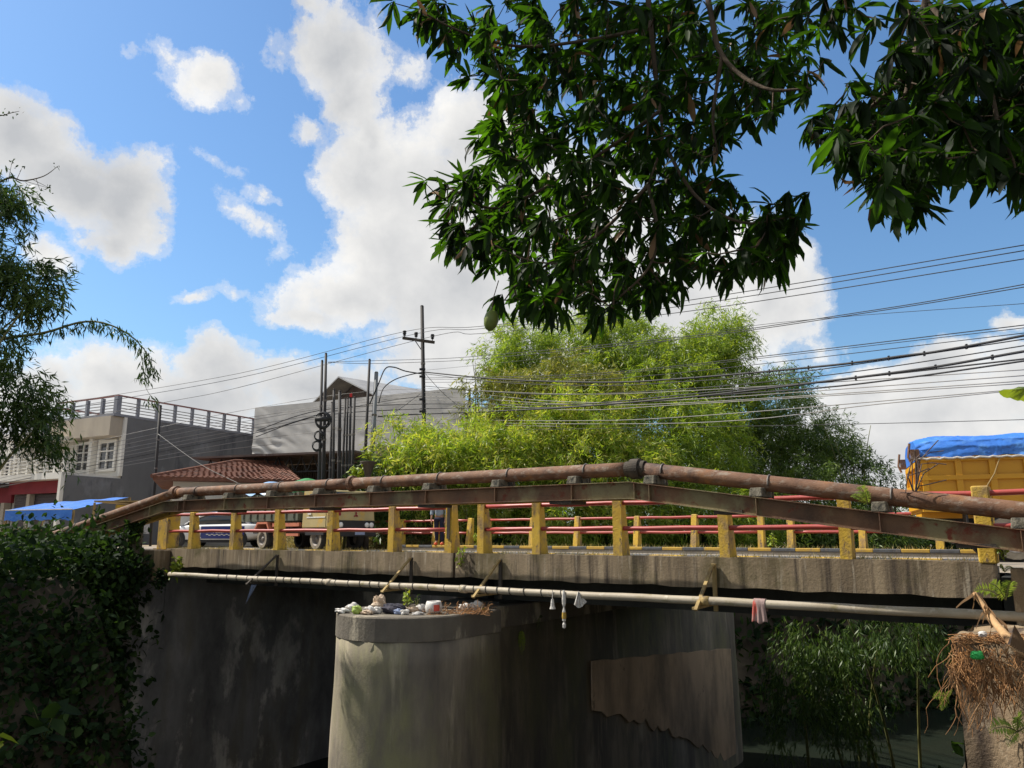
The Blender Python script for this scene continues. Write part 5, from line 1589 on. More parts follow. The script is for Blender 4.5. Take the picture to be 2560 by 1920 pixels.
for x, y in ((0.13, -0.05), (-0.105, 0.02)):
    skin('shoe', [(x, y + 0.09, 0.05), (x, y - 0.02, 0.05), (x * 1.05, y - 0.15, 0.035)], [(0, 1), (1, 2)], [0.05, 0.052, 0.042], MT['shoe'], pe, 0, 1)
skin('hair', [(0, 0.02, 1.60), (0, 0.0, 1.66), (0, -0.02, 1.675)], [(0, 1), (1, 2)], [0.095, 0.085, 0.07], MT['hair'], pe, 0, 1)
fc = MB()
for x in (-0.03, 0.03):
    fc.lathe([(0.001, -0.012), (0.01, -0.008), (0.012, 0), (0.001, 0.012)], (x, -0.098, 1.60), 'y', 8)
fc.build('eyes', MT['hair'], pe)
MB().hexa([(-0.014, -0.095, 1.565), (0.014, -0.095, 1.565), (0.01, -0.085, 1.565), (-0.01, -0.085, 1.565)], [(-0.006, -0.1, 1.6), (0.006, -0.1, 1.6), (0.004, -0.09, 1.6), (-0.004, -0.09, 1.6)]).build('nose', MT['skin'], pe)
MB().bb(-0.02, 0.02, -0.098, -0.088, 1.545, 1.552).build('mouth', MT['darkred'], pe)
for s in (-1, 1):
    hx, hy, hz_ = s * 0.24, -0.10, 0.81
    hd_ = MB()
    hd_.hexa([(hx - 0.015, hy - 0.035, hz_ - 0.08), (hx + 0.015, hy - 0.035, hz_ - 0.08), (hx + 0.015, hy + 0.035, hz_ - 0.08), (hx - 0.015, hy + 0.035, hz_ - 0.08)], [(hx - 0.016, hy - 0.026, hz_), (hx + 0.016, hy - 0.026, hz_), (hx + 0.016, hy + 0.026, hz_), (hx - 0.016, hy + 0.026, hz_)])
    for k in range(4):
        y = hy - 0.028 + k * 0.019
        l_ = (0.06, 0.072, 0.068, 0.052)[k]
        hd_.tube([(hx, y, hz_ - 0.075), (hx - s * 0.008, y, hz_ - 0.075 - l_ * 0.55), (hx - s * 0.028, y, hz_ - 0.075 - l_)], [0.0095, 0.009, 0.0075], 6)
    hd_.tube([(hx, hy - 0.03, hz_ - 0.03), (hx - s * 0.012, hy - 0.055, hz_ - 0.06), (hx - s * 0.02, hy - 0.062, hz_ - 0.09)], [0.011, 0.01, 0.008], 6)
    hd_.build('hand', MT['skin'], pe, True)

# ------------------------------------------------------------------ bamboo behind the bridge
def gz(v):
    t, d = v.x * U.x + v.y * U.y, v.x * NN.x + v.y * NN.y
    return ground(t, d)


def base_at(px, Y):
    v = P(px, 1341, Y)
    v.z = gz(v)
    return v


bamboo('tall airy dark green bamboo plume behind the power pole', base_at(1330, 37), [ell(1300, 880, 85, 85, 37), ell(1270, 920, 60, 60, 36.5), ell(1335, 900, 80, 70, 37), ell(1330, 980, 90, 70, 36)], 19000, MT['bamboog'], culms=7)
bamboo('tall bright green bamboo in the middle, under the mango leaves', base_at(1500, 38), [ell(1470, 860, 95, 90, 38), ell(1440, 800, 55, 50, 38), ell(1560, 850, 100, 85, 38.5), ell(1530, 930, 130, 90, 37.5)], 30000, MT['bamboog'], culms=8)
bamboo('tall rounded yellow green bamboo right of the middle', base_at(1720, 37), [ell(1700, 900, 120, 90, 37), ell(1780, 850, 80, 70, 38), ell(1830, 830, 45, 50, 38), ell(1650, 970, 140, 90, 36), ell(1800, 960, 90, 110, 37.5)], 44000, MT['bamboog'], culms=9)
bamboo('drying brownish bamboo dome between the tall clumps', base_at(1390, 34), [ell(1400, 955, 130, 55, 34), ell(1290, 1010, 110, 60, 33.5), ell(1500, 1000, 110, 70, 34)], 26000, MT['bamboob'], culms=6)
bamboo('low spreading yellow green bamboo left of the far railing', base_at(1120, 30.5), [ell(1080, 1140, 90, 45, 30), ell(1170, 1110, 110, 60, 30.5), ell(1240, 1150, 110, 70, 30), ell(1040, 1180, 70, 50, 29.5), ell(1180, 1230, 160, 90, 30.5)], 46000, MT['bamboo'], culms=8)
bamboo('low sunlit yellow green bamboo over the middle of the far railing', base_at(1430, 31), [ell(1360, 1070, 120, 80, 32), ell(1480, 1080, 130, 80, 32), ell(1330, 1150, 120, 80, 31), ell(1500, 1170, 150, 100, 31), ell(1420, 1280, 190, 90, 31)], 64000, MT['bamboo'], culms=10)
bamboo('drooping green bamboo over the right half of the far railing', base_at(1690, 33), [ell(1640, 1060, 120, 100, 34), ell(1660, 1170, 120, 90, 33), ell(1760, 1120, 100, 120, 34.5), ell(1640, 1280, 200, 100, 32), ell(1800, 1300, 170, 90, 32.5)], 56000, MT['bamboog'], culms=10)
bamboo('dark shaded bamboo mass at the right of the grove', base_at(1930, 39), [ell(1890, 1030, 110, 90, 39), ell(1960, 970, 70, 45, 40), ell(2000, 1080, 110, 80, 39), ell(1900, 1150, 150, 100, 38), ell(2060, 1150, 80, 70, 38.5), ell(1980, 1250, 200, 110, 36), ell(2150, 1320, 140, 60, 34)], 66000, MT['bamboom'], culms=10)
bamboo('thin wispy bamboo sprays beside the tipper truck', base_at(2150, 35), [ell(2120, 1150, 80, 60, 35), ell(2190, 1190, 60, 45, 35), ell(2080, 1080, 60, 40, 36), ell(2185, 1080, 30, 22, 35), ell(2150, 1230, 90, 40, 34.5)], 4200, MT['bambood'], culms=7, droop=0.5)
bamboo('shaded bamboo hanging to the water under the bridge', base_at(2130, 24), [ell(2040, 1600, 90, 45, 21.6), ell(2150, 1585, 90, 50, 21.8), ell(2240, 1590, 70, 55, 21.6), ell(1990, 1680, 60, 70, 21.4), ell(2090, 1690, 90, 60, 21.6), ell(2290, 1560, 70, 45, 21.8), ell(2010, 1780, 60, 60, 21.4), ell(2110, 1780, 70, 40, 21.5)], 11000, MT['bambood'], Ln=(0.14, 0.24), droop=1.3, culms=7)  # darker leaf colour puts the shade under the bridge into the leaves
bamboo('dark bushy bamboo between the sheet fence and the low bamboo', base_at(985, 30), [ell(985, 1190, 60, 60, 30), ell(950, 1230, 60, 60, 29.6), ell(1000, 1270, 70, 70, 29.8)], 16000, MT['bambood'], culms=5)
bamboo('pale young bamboo sprays in front of the hoarding', base_at(1010, 32), [ell(1010, 1085, 70, 28, 31), ell(955, 1065, 40, 16, 31), ell(1060, 1095, 45, 22, 31)], 1700, MT['bamboo'], culms=4, droop=0.3)
bamboo('thin bare bamboo shoot rising left of the grove', base_at(1200, 33), [ell(1185, 930, 22, 40, 33), ell(1195, 1000, 22, 50, 33)], 420, MT['bamboob'], culms=4, droop=0.3)

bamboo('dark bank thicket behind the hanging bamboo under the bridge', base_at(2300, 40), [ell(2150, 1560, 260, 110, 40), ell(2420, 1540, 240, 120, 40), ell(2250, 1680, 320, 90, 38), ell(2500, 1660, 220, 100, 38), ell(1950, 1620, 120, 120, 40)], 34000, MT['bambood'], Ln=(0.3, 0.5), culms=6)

# near bamboo on the left bank: unseen foliage added beyond it shades the left end
nb0 = Vector((-10.2, 12.6, -0.4))
bamboo('near bamboo at the left edge drooping over the left bank', nb0, [ell(-10, 500, 75, 55, 14), ell(-30, 440, 60, 40, 14), ell(30, 690, 110, 55, 14), ell(70, 720, 80, 40, 14), ell(-30, 620, 70, 60, 14), ell(20, 930, 90, 60, 14), ell(60, 1070, 90, 60, 14.2), ell(20, 1010, 110, 70, 14.2), ell(-40, 840, 80, 80, 14), ell(125, 1090, 40, 40, 14.3)], 13000, MT['bambood'], Ln=(0.13, 0.22), droop=0.6, culms=12, tw=0.3, wmul=0.17,
       shade_extra=[ell(-340, 700, 160, 300, 13.5), ell(-360, 950, 180, 260, 13), ell(-380, 350, 180, 260, 13), ell(-420, 700, 260, 320, 15), ell(-650, 600, 260, 380, 16), ell(-400, 1000, 260, 260, 17), ell(-330, 500, 220, 260, 18), ell(-500, 300, 260, 260, 15)], n2=60000)
ab = thing('bamboo_branch', 'single arching bamboo branch with hanging leaves over the shophouse', 'bamboo', nb0, 0, 'bamboo clumps')
apts = smooth([P(-120, 900, 14), P(0, 850, 14), (P(110, 832, 14)), P(200, 806, 14.1), P(260, 808, 14.1), P(320, 835, 14.2), P(365, 880, 14.2), P(385, 930, 14.2)], 8)
MB().tube([nb0] + [nb0.lerp(apts[0], 0.5) + Vector((0, 0, 0.8))] + apts, list(np.linspace(0.035, 0.004, len(apts) + 2)), 6).build('culm', MT['culm'], ab, True)
drp = smooth([P(352, 865, 14.2), P(360, 930, 14.2), P(365, 970, 14.2), P(385, 1000, 14.2)], 6)
MB().tube(drp, 0.004, 5).build('twig', MT['culm'], ab, True)
lp = np.array([tuple(p) for p in apts[10:]] + [tuple(p) for p in drp[4:9]] + [tuple(p) for p in drp[16:]])
lp = np.repeat(lp, 9, 0) + rng.normal(size=(len(lp) * 9, 3)) * 0.055 + np.array([0, 0, -0.05])
k = len(lp)
me = leafmesh('foliage', DIAMOND, lp, unit(rng.normal(size=(k, 3)) * 0.5 + np.array([0.15, 0, -1.0])), rdirs(k), rng.uniform(0.12, 0.2, k), rng.uniform(0.022, 0.034, k), [MT['bambood']], nb0)
link('foliage', me, ab)['kind'] = 'stuff'
tw = thing('bare_branch', 'nearly bare twigs sticking out at the left edge against the big cloud', 'branch', nb0, 0)
tm_ = MB()
tm_.tube(smooth([nb0, P(-160, 600, 14), P(0, 455, 14), P(60, 452, 14), P(110, 440, 14), P(145, 415, 14)], 5), list(np.linspace(0.03, 0.004, 26)), 5)
for q in ((20, 455, 30, 405), (60, 452, 120, 470), (80, 448, 128, 472), (40, 453, 55, 420), (-5, 455, -10, 410), (90, 446, 100, 475)):
    tm_.tube([P(q[0], q[1], 14), P(q[2], q[3], 14)], [0.006, 0.003], 5)
tm_.tube(smooth([P(-160, 600, 14), P(-60, 320, 14), P(10, 288, 14), P(48, 278, 14)], 5), list(np.linspace(0.02, 0.004, 16)), 5)
tm_.build('twigs', MT['bark'], tw, True)
tips = [P(x, y, 14) for x, y in ((30, 405), (120, 470), (128, 472), (145, 415), (100, 475), (55, 420), (48, 278), (10, 288), (20, 282))]
lp = np.repeat(np.array([tuple(p) for p in tips]), 5, 0) + rng.normal(size=(45, 3)) * 0.04
link('leaves', leafmesh('leaves', BROAD, lp, rdirs(45), rdirs(45), rng.uniform(0.05, 0.09, 45), rng.uniform(0.02, 0.035, 45), [MT['weed']], nb0), tw)

# ------------------------------------------------------------------ mango tree over the viewer
S_ = 2560 / 2212
MAIN = [(825, -50), (830, 0), (890, 70), (950, 110), (985, 170), (1030, 215), (1010, 270), (1000, 340), (950, 360), (885, 390), (920, 440), (925, 545), (1040, 600), (1035, 670), (1060, 695), (1180, 690), (1300, 720), (1345, 700), (1480, 660), (1530, 620), (1610, 625), (1690, 600), (1760, 570), (1780, 470), (1745, 380), (1700, 400), (1640, 420), (1610, 380), (1600, 300), (1640, 280), (1700, 230), (1800, 215), (1790, 120), (1810, 60), (1830, -50)]
RIGHT = [(1830, -50), (1850, 60), (1870, 120), (1800, 200), (1730, 260), (1735, 320), (1790, 330), (1850, 400), (1860, 470), (1900, 480), (1960, 500), (2030, 470), (2050, 390), (2110, 380), (2130, 430), (2160, 430), (2212, 440), (2300, 430), (2300, -50)]


def inside(x, y, poly):
    r = False
    j = len(poly) - 1
    for i in range(len(poly)):
        xi, yi = poly[i]
        xj, yj = poly[j]
        if (yi > y) != (yj > y) and x < (xj - xi) * (y - yi) / (yj - yi) + xi:
            r = not r
        j = i
    return r


def fill(poly, n, mg, y0, y1, mindist=0):
    xs = [p[0] for p in poly]
    ys = [p[1] for p in poly]
    o = []
    while len(o) < n:
        x, y = rng.uniform(min(xs), max(xs)), rng.uniform(min(ys), max(ys))
        if all(inside(x + a * mg, y + b * mg, poly) for a, b in ((1, 0), (-1, 0), (0, 0.6), (0, -1))):
            o.append(P(x * S_, y * S_, rng.uniform(y0, y1)))
    return o


trunk = Vector((4.6, 2.2, -1.15))
mg = thing('mango_tree', 'dark mango tree whose leafy branches hang in from the top', 'tree', trunk)
shoots = fill(MAIN, 640, 44, 5.4, 8.2) + fill(RIGHT, 230, 52, 3.9, 6.0) + fill(MAIN, 240, 85, 7.2, 8.8) + fill(RIGHT, 60, 80, 5.6, 6.6)
# edge shoots: tips that make the outline
EDGE = [(845, 5, 6), (905, 20, 6), (985, 110, 6.2), (1010, 165, 6.2), (1030, 300, 6.4), (960, 395, 6.2), (915, 392, 6), (960, 430, 6.1), (965, 480, 6), (975, 520, 6.1), (1060, 570, 6.2), (1075, 640, 6.2), (1130, 650, 6.2), (1180, 650, 6.2), (1290, 660, 6), (1330, 650, 6), (1400, 620, 6), (1470, 610, 6), (1530, 570, 6), (1600, 560, 5.8), (1650, 560, 5.8), (1700, 520, 5.8), (1715, 470, 5.7), (1700, 420, 5.7), (1740, 420, 5.7), (1660, 440, 5.8), (1600, 250, 5.6), (1660, 240, 5.4), (1740, 200, 5.2), (1780, 290, 5), (1780, 250, 5), (1900, 420, 4.8), (1950, 440, 4.8), (1985, 440, 4.8), (1880, 380, 4.8), (2090, 330, 4.3), (2140, 360, 4.3), (2190, 370, 4.2), (1830, 330, 5), (1770, 60, 5.4), (1800, 20, 5.3), (1825, -10, 5.2), (1850, 20, 5.1), (1865, 70, 5.0), (1780, 130, 5.3), (1745, 160, 5.3), (1840, 180, 5), (1800, 230, 5), (1760, 260, 5), (1890, 40, 5), (1780, 0, 5.5), (1810, 60, 5.6)]
for x, y, Y in EDGE:
    shoots.append(P(x * S_, y * S_, Y))
n_in = len(shoots)
for _ in range(520):      # the crown goes on above the frame
    p = Vector((rng.uniform(-1.6, 5.2), rng.uniform(2.0, 7.4), 0))
    p.z = CZ + p.y * 0.80 + rng.uniform(0.15, 2.4)
    shoots.append(p)
for _ in range(380):      # unseen shoots added upper left to keep the sun off the hanging branches
    p = Vector((rng.uniform(-1.8, 3.2), rng.uniform(6.2, 9.2), 0))
    p.z = CZ + p.y * 0.80 + rng.uniform(0.2, 2.2)
    shoots.append(p)
SP = np.array([tuple(s) for s in shoots])
cen = np.array([2.6, 5.0, 4.6])
LP, LD, LU, LL = [], [], [], []
for i, s in enumerate(SP):
    out = unit((s - cen)[None])[0] * np.array([1, 0.6, 0.4])
    ax = unit((out * 0.8 + rng.normal(size=3) * 0.45 + np.array([0, 0, -0.1]))[None])[0]
    a = np.cross(ax, [0.3, 0.2, 1])
    a /= np.linalg.norm(a)
    b = np.cross(ax, a)
    m = int(rng.integers(8, 14))
    for k in range(m):
        ph = k * 2.4 + rng.normal() * 0.2
        op = rng.uniform(0.5, 1.3)
        d = ax * math.cos(op) + (a * math.cos(ph) + b * math.sin(ph)) * math.sin(op) + np.array([0, 0, -0.42 - 0.25 * rng.random()])
        LP.append(s - ax * 0.05 * (k / m))
        LD.append(d)
        LU.append(np.array([0, 0, 1.0]) + rng.normal(size=3) * 0.35)
        LL.append(rng.uniform(0.13, 0.29))
LP, LD, LU, LL = map(np.array, (LP, LD, LU, LL))
LD = unit(LD)
rel = LP - np.array([0, 0, CZ])
fwdz = rel[:, 1] * CT + rel[:, 2] * ST
pxs = 1280 + F * rel[:, 0] / fwdz
pys = 960 - F * (rel[:, 2] * CT - rel[:, 1] * ST) / fwdz
inf = (pxs > 0) & (pxs < 2540) & (pys > 10) & (pys < 900)
score = np.where(inf, LL / fwdz, -1)
# leaves counted one by one: the nearest ones, both in the main mass and along the outline
pick = np.zeros(len(LP), bool)
pick[np.argsort(-score)[:190]] = True
rest = np.where(inf & ~pick & (np.arange(len(LP)) > 0))[0]
outl = rest[np.argsort(np.abs(pys[rest] - 620) + rng.random(len(rest)) * 60 + np.abs(pxs[rest] - 1350) * 0.15)[:108]]
pick[outl] = True
dry = rng.random(len(LP)) < 0.02
kind_ = rng.integers(0, 4, len(LP))
for q in range(4):
    sel = ~pick & (kind_ == q)
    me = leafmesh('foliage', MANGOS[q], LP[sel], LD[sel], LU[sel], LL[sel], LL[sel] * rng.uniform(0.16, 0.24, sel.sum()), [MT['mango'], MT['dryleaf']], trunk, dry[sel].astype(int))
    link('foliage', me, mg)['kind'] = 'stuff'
lms = [leafmesh('leaf', MANGOS[q], np.zeros((1, 3)), np.array([[1.0, 0, 0]]), np.array([[0, 0, 1.0]]), [1.0], [0.2 + 0.02 * (q % 2)], [MT['mango']]) for q in range(4)]
for i in np.where(pick)[0]:
    d = Vector(LD[i])
    sd = Vector(LU[i]).cross(d).normalized()
    nr_ = d.cross(sd)
    o = link('leaf', lms[kind_[i]], mg)
    mw = Matrix((d, sd, nr_)).transposed().to_4x4()
    o.matrix_local = Matrix.Translation(Vector(LP[i]) - trunk) @ mw @ Matrix.Diagonal((LL[i], LL[i], LL[i], 1))
# limbs
LIMBS = [
    [(1405, -160, 6.3), (1400, -20, 6.2), (1408, 80, 6.2), (1420, 200, 6.2), (1430, 300, 6.2), (1400, 400, 6.3)],
    [(1408, 60, 6.2), (1250, 90, 6.3), (1120, 100, 6.3), (1000, 70, 6.2), (900, 20, 6.1)],
    [(1425, 240, 6.2), (1300, 330, 6.3), (1150, 420, 6.3), (1060, 450, 6.2), (980, 410, 6.1)],
    [(1150, 470, 6.3), (1060, 470, 6.2), (1000, 510, 6.1)],
    [(1400, 400, 6.3), (1300, 500, 6.3), (1200, 560, 6.2), (1110, 620, 6.2)],
    [(1400, 400, 6.3), (1420, 500, 6.1), (1400, 580, 6.0), (1340, 640, 6.0)],
    [(1430, 300, 6.2), (1500, 420, 6.0), (1600, 480, 5.9), (1700, 470, 5.7)],
    [(1500, -160, 6.0), (1530, 0, 5.8), (1560, 120, 5.7), (1650, 190, 5.4), (1750, 190, 5.2)],
    [(1560, 120, 5.7), (1540, 250, 5.8), (1550, 330, 5.8)],
    [(2050, -160, 5.0), (2000, 0, 4.9), (1970, 150, 4.8), (1940, 280, 4.8), (1930, 400, 4.8)],
    [(1970, 150, 4.8), (1870, 240, 4.9), (1800, 270, 5.0)],
    [(2000, 0, 4.9), (2120, 150, 4.5), (2160, 280, 4.3), (2190, 350, 4.2)],
]
lpts = []
for j, lb in enumerate(LIMBS):
    pts = smooth([P(x * S_, y * S_, Y) for x, y, Y in lb], 5)
    lpts += pts
    MB().tube(pts, list(np.linspace(0.032 if j in (0, 7, 9) else 0.018, 0.008, len(pts))), 8).build('branch', MT['bark'], mg, True)
hub = Vector((4.3, 2.6, 4.6))
MB().tube(smooth([trunk, Vector((4.65, 2.3, 1.0)), Vector((4.45, 2.4, 3.0)), hub], 4), list(np.linspace(0.26, 0.17, 13)), 12).build('trunk', MT['bark'], mg, True)
for lb in (LIMBS[0], LIMBS[7], LIMBS[9]):
    e = P(lb[0][0] * S_, lb[0][1] * S_, lb[0][2])
    pts = smooth([hub, hub.lerp(e, 0.5) + Vector((0, 0, 0.9)), e], 6)
    MB().tube(pts, list(np.linspace(0.12, 0.034, len(pts))), 8).build('limb', MT['bark'], mg, True)
    lpts += pts
LPA = np.array([tuple(p) for p in lpts])
tb2 = MB()
todo = list(range(len(SP)))
conn = LPA.copy()
best = ((SP[:, None, :] - conn[None, :, :]) ** 2).sum(2)
bi = best.argmin(1)
bd_ = best.min(1)
done = np.zeros(len(SP), bool)
for _ in range(len(SP)):       # every shoot joins the nearest wood already grown
    i = int(np.argmin(np.where(done, 1e9, bd_)))
    done[i] = True
    a, b = Vector(conn[bi[i]]), Vector(SP[i])
    if (a - b).length < 1.2:
        m = a.lerp(b, 0.55) + Vector((0, 0, -0.02)) + Vector(rng.normal(size=3)) * 0.02
        tb2.tube([a, m, b], [0.008, 0.0055, 0.004], 4, 0, False)
    conn = np.vstack([conn, SP[i]])
    dd_ = ((SP - SP[i]) ** 2).sum(1)
    nw_ = dd_ < bd_
    bi[nw_] = len(conn) - 1
    bd_ = np.where(nw_, dd_, bd_)
tb2.build('twigs', MT['bark'], mg, True, kind='stuff')
for (x, y, Y) in ((1228, 800, 6.1), (1334, 778, 6.1)):
    c = P(x, y, Y)
    fr_ = MB().lathe([(0.001, 0.085), (0.03, 0.078), (0.055, 0.045), (0.062, 0.0), (0.052, -0.05), (0.03, -0.082), (0.001, -0.095)], (0, 0, 0), 'z', 14)
    f_ = fr_.build('fruit', MT['fruit'], mg, True)
    f_.data.transform(Matrix.Translation(OFF[mg.name]))
    f_.location = c - trunk
    f_.rotation_euler = (0.1, 0.2, 0)
    MB().tube([c + Vector((0.005, 0, 0.08)), c + Vector((0.02, 0, 0.2)), c + Vector((0.06, 0, 0.34))], 0.004, 5).build('stalk', MT['bark'], mg)

# banana leaf reaching in from the right
bn = thing('banana_plant', 'banana plant whose green leaf tip reaches in at the right edge', 'banana plant', (6.6, 8.3, -0.6))
MB().tube([(6.6, 8.3, -0.9), (6.6, 8.3, 0.6), (6.55, 8.25, 1.7)], [0.12, 0.1, 0.06], 10).build('stem', MT['culm'], bn, True)


def blade(p0, p1, p2, w):
    def fn(a, b):
        c = p0 * ((1 - a) ** 2) + p1 * (2 * a * (1 - a)) + p2 * (a * a)
        tn = ((p1 - p0) * (1 - a) + (p2 - p1) * a).normalized()
        sd = tn.cross(Vector((0, 0.35, 1))).normalized()
        ww = w * (math.sin(math.pi * min(a * 0.93 + 0.07, 1)) ** 0.6)
        return c + sd * (b - 0.5) * ww + Vector((0, 0, -abs(b - 0.5) * ww * 0.5 + 0.008 * math.sin(a * 60)))
    return fn


tip = P(2496, 978, 7.6)
for p2, p1 in ((tip, Vector((5.9, 7.9, tip.z + 0.25))), (Vector((8.0, 8.6, 2.0)), Vector((7.3, 8.4, 2.6))), (Vector((7.0, 9.8, 2.1)), Vector((6.8, 9.0, 2.8)))):
    MB().grid(blade(Vector((6.55, 8.25, 1.7)), p1, p2, 0.42), 30, 8).build('leaf', MT['fern'], bn, True)

# ------------------------------------------------------------------ low plants
def scatter_leaves(name, pts, mats, Ln, ratio, droop=0.3, tmpl=BROAD, off=(0, 0, 0), spread=1.0):
    k = len(pts)
    d = unit(rng.normal(size=(k, 3)) * spread + np.array([0, 0, -droop]))
    ln = rng.uniform(*Ln, k)
    return leafmesh(name, tmpl, np.array(pts), d, unit(np.array([0, 0, 1.0]) + rng.normal(size=(k, 3)) * 0.5), ln, ln * ratio * rng.uniform(0.8, 1.2, k), mats, off)


gp = []
while len(gp) < 44000:
    t, d = (rng.uniform(12.6, 27) if rng.random() < 0.6 else rng.uniform(12.6, 17.5)), rng.uniform(-1, 10.9)
    if t > 18.9 and d > 10.2 and t < 19.4:
        continue
    z = ground(t, d)
    hgt = abs(rng.normal()) * 0.38
    c = B(t, d, z + hgt + 0.05)
    for _ in range(6):
        gp.append(tuple(c + Vector(rng.normal(size=3)) * 0.14))
for _ in range(1500):      # climbers hanging down the wing wall
    t, d = 18.66 - abs(rng.normal()) * 0.12, 9.5 - rng.random() * 0.3 + abs(rng.normal()) * 0.5
    c = B(t, d, -0.2 - 5.5 * rng.random() ** 1.5)
    for _ in range(5):
        gp.append(tuple(c + Vector(rng.normal(size=3)) * 0.12))
for _ in range(900):       # in front of the left abutment end
    c = B(rng.uniform(18.6, 20.6), rng.uniform(9.2, 10.6), rng.uniform(-1.2, 0.5) if rng.random() < 0.5 else rng.uniform(-4, 0))
    for _ in range(5):
        gp.append(tuple(c + Vector(rng.normal(size=3)) * 0.1))
me = scatter_leaves('ground_cover', gp, [MT['weed']], (0.09, 0.24), 0.62, 0.5)
tag(link('ground_cover', me), 'dense dark weeds and climbers covering the left bank', 'plants', kind='stuff')
gp = []
for _ in range(3600):      # undergrowth on the banks beyond the bridge
    d = rng.uniform(23.2, 46)
    tl = tl_of(d)
    t = tl - 5.5 + rng.random() * 7.5 if rng.random() < 0.75 else tr_of(d) + 3.5 - rng.random() * 8
    c = B(t, d, ground(t, d) + abs(rng.normal()) * 0.5)
    for _ in range(6):
        gp.append(tuple(c + Vector(rng.normal(size=3)) * 0.3))
me = scatter_leaves('bank_undergrowth', gp, [MT['weed']], (0.2, 0.5), 0.5, 0.5)
tag(link('bank_undergrowth', me), 'dark undergrowth on the stream banks beyond the bridge', 'plants', kind='stuff')
gp = []
for _ in range(2600):
    t, d = rng.uniform(19.6, 27), rng.uniform(21.2, 23.6)
    c = B(t, d, ground(t, d) + 0.02)
    for _ in range(4):
        gp.append(tuple(c + Vector((rng.normal() * 0.05, rng.normal() * 0.05, abs(rng.normal()) * 0.22))))
me = scatter_leaves('roadside_weeds', gp, [MT['drygrass'], MT['weed']], (0.1, 0.24), 0.22, -1.2, BROAD)
tag(link('roadside_weeds', me), 'yellowing weeds along the far roadside beside the beige truck', 'weeds', kind='stuff')
gp, gd = [], []
for _ in range(5200):
    t = T0 + (T1 - T0) * rng.random()
    if rng.random() > 0.25 + 0.75 * (0.5 + 0.5 * math.sin(t * 2.1) * math.cos(t * 0.9 + 1)):
        continue
    gp.append(tuple(B(t, rng.uniform(11.42, 11.72), 0.14)))
k = len(gp)
ln = rng.uniform(0.03, 0.13, k)
me = leafmesh('dry_grass', DIAMOND, np.array(gp), unit(rng.normal(size=(k, 3)) * 0.6 + np.array([0, 0, 1.0])), rdirs(k), ln, np.full(k, 0.007), [MT['drygrass']])
tag(link('dry_grass', me), 'dry grass growing along the near kerb of the bridge', 'grass', kind='stuff')
gp = []
for _ in range(1500):
    t = rng.uniform(0.8, 18)
    gp.append(tuple(B(t, rng.uniform(20.46, 20.8), 0.0 + 0.12)))
k = len(gp)
me = leafmesh('kerb_grass', DIAMOND, np.array(gp), unit(rng.normal(size=(k, 3)) * 0.6 + np.array([0, 0, 1.0])), rdirs(k), rng.uniform(0.05, 0.2, k), np.full(k, 0.012), [MT['drygrass']])
tag(link('kerb_grass', me), 'dry grass along the foot of the far railing', 'grass', kind='stuff')


def shrub(label, c, h, n, ln, mat='weed', name='leafy_plant', cat='plant', stems=4, spread=0.5, group='small plants on the bridge', ratio=0.6):
    c = Vector(c)
    t = thing(name, label, cat, c, 0, group)
    pts = []
    for i in range(stems):
        tip_ = c + Vector((rng.normal() * h * spread * 0.6, rng.normal() * h * spread * 0.6, h * rng.uniform(0.7, 1.05)))
        MB().tube([c, c.lerp(tip_, 0.5) + Vector((0, 0, 0.03)), tip_], [0.008, 0.006, 0.003], 5).build('stem', MT['culm'], t, True)
        for _ in range(n // stems):
            s = rng.random()
            pts.append(tuple(c.lerp(tip_, 0.15 + 0.85 * s) + Vector(rng.normal(size=3)) * h * 0.12 * (1.2 - s)))
    link('leaves', scatter_leaves('leaves', pts, [MT[mat]], ln, ratio, 0.2, BROAD, c), t)
    return t


shrub('sunlit pointed weed growing at the left end of the cream pipe', P(440, 1445, 19.0), 0.5, 200, (0.05, 0.12), 'fern', spread=0.25)
shrub('round bushy weed beside the left end of the cream pipe', P(400, 1470, 19.2), 0.42, 320, (0.05, 0.12), 'weed', spread=0.7)
shrub('small creeper growing from the crack at the bridge joint', P(1152, 1418, 14.55), 0.36, 60, (0.05, 0.10), 'fern', spread=0.25)
shrub('slender weed standing in the rubbish on the pier', P(1018, 1527, 13.3), 0.36, 60, (0.04, 0.08), 'fern', spread=0.15)
shrub('short brownish weed right of the slender one on the pier', P(1042, 1527, 13.4), 0.24, 24, (0.04, 0.08), 'weed', spread=0.3)
shrub('bright weed at the foot of the third far post', P(1200, 1366, 26.2), 0.55, 120, (0.08, 0.16), 'fern', spread=0.5)
shrub('yellow green weed between the far posts at the right', P(1935, 1372, 20.2), 0.42, 70, (0.05, 0.1), 'fern', spread=0.2)
shrub('bright leaves sprouting from the planter urn', P(921, 1150, 28), 0.4, 60, (0.1, 0.2), 'fern', spread=0.8)
shrub('bright yellow green bush at the foot of the grey pole', P(890, 1215, 28.5), 0.8, 260, (0.1, 0.2), 'fern', spread=0.6)
shrub('sunlit leafy bush at the top of the left bank behind the end pillar', P(335, 1345, 19.6), 0.55, 420, (0.06, 0.14), 'weed', spread=0.7)
shrub('tuft of weeds at the right end pillar of the near railing', P(2508, 1392, 9.7), 0.2, 90, (0.03, 0.07), 'fern', spread=0.7)
big = shrub('single large bright taro leaf at the lower left edge', P(-6, 1890, 11.5), 0.35, 4, (0.30, 0.42), 'fern', stems=1, spread=0.05)
shrub('large dim taro leaves low on the left bank', P(110, 1850, 12.6), 0.5, 16, (0.30, 0.45), 'weed', spread=0.6)


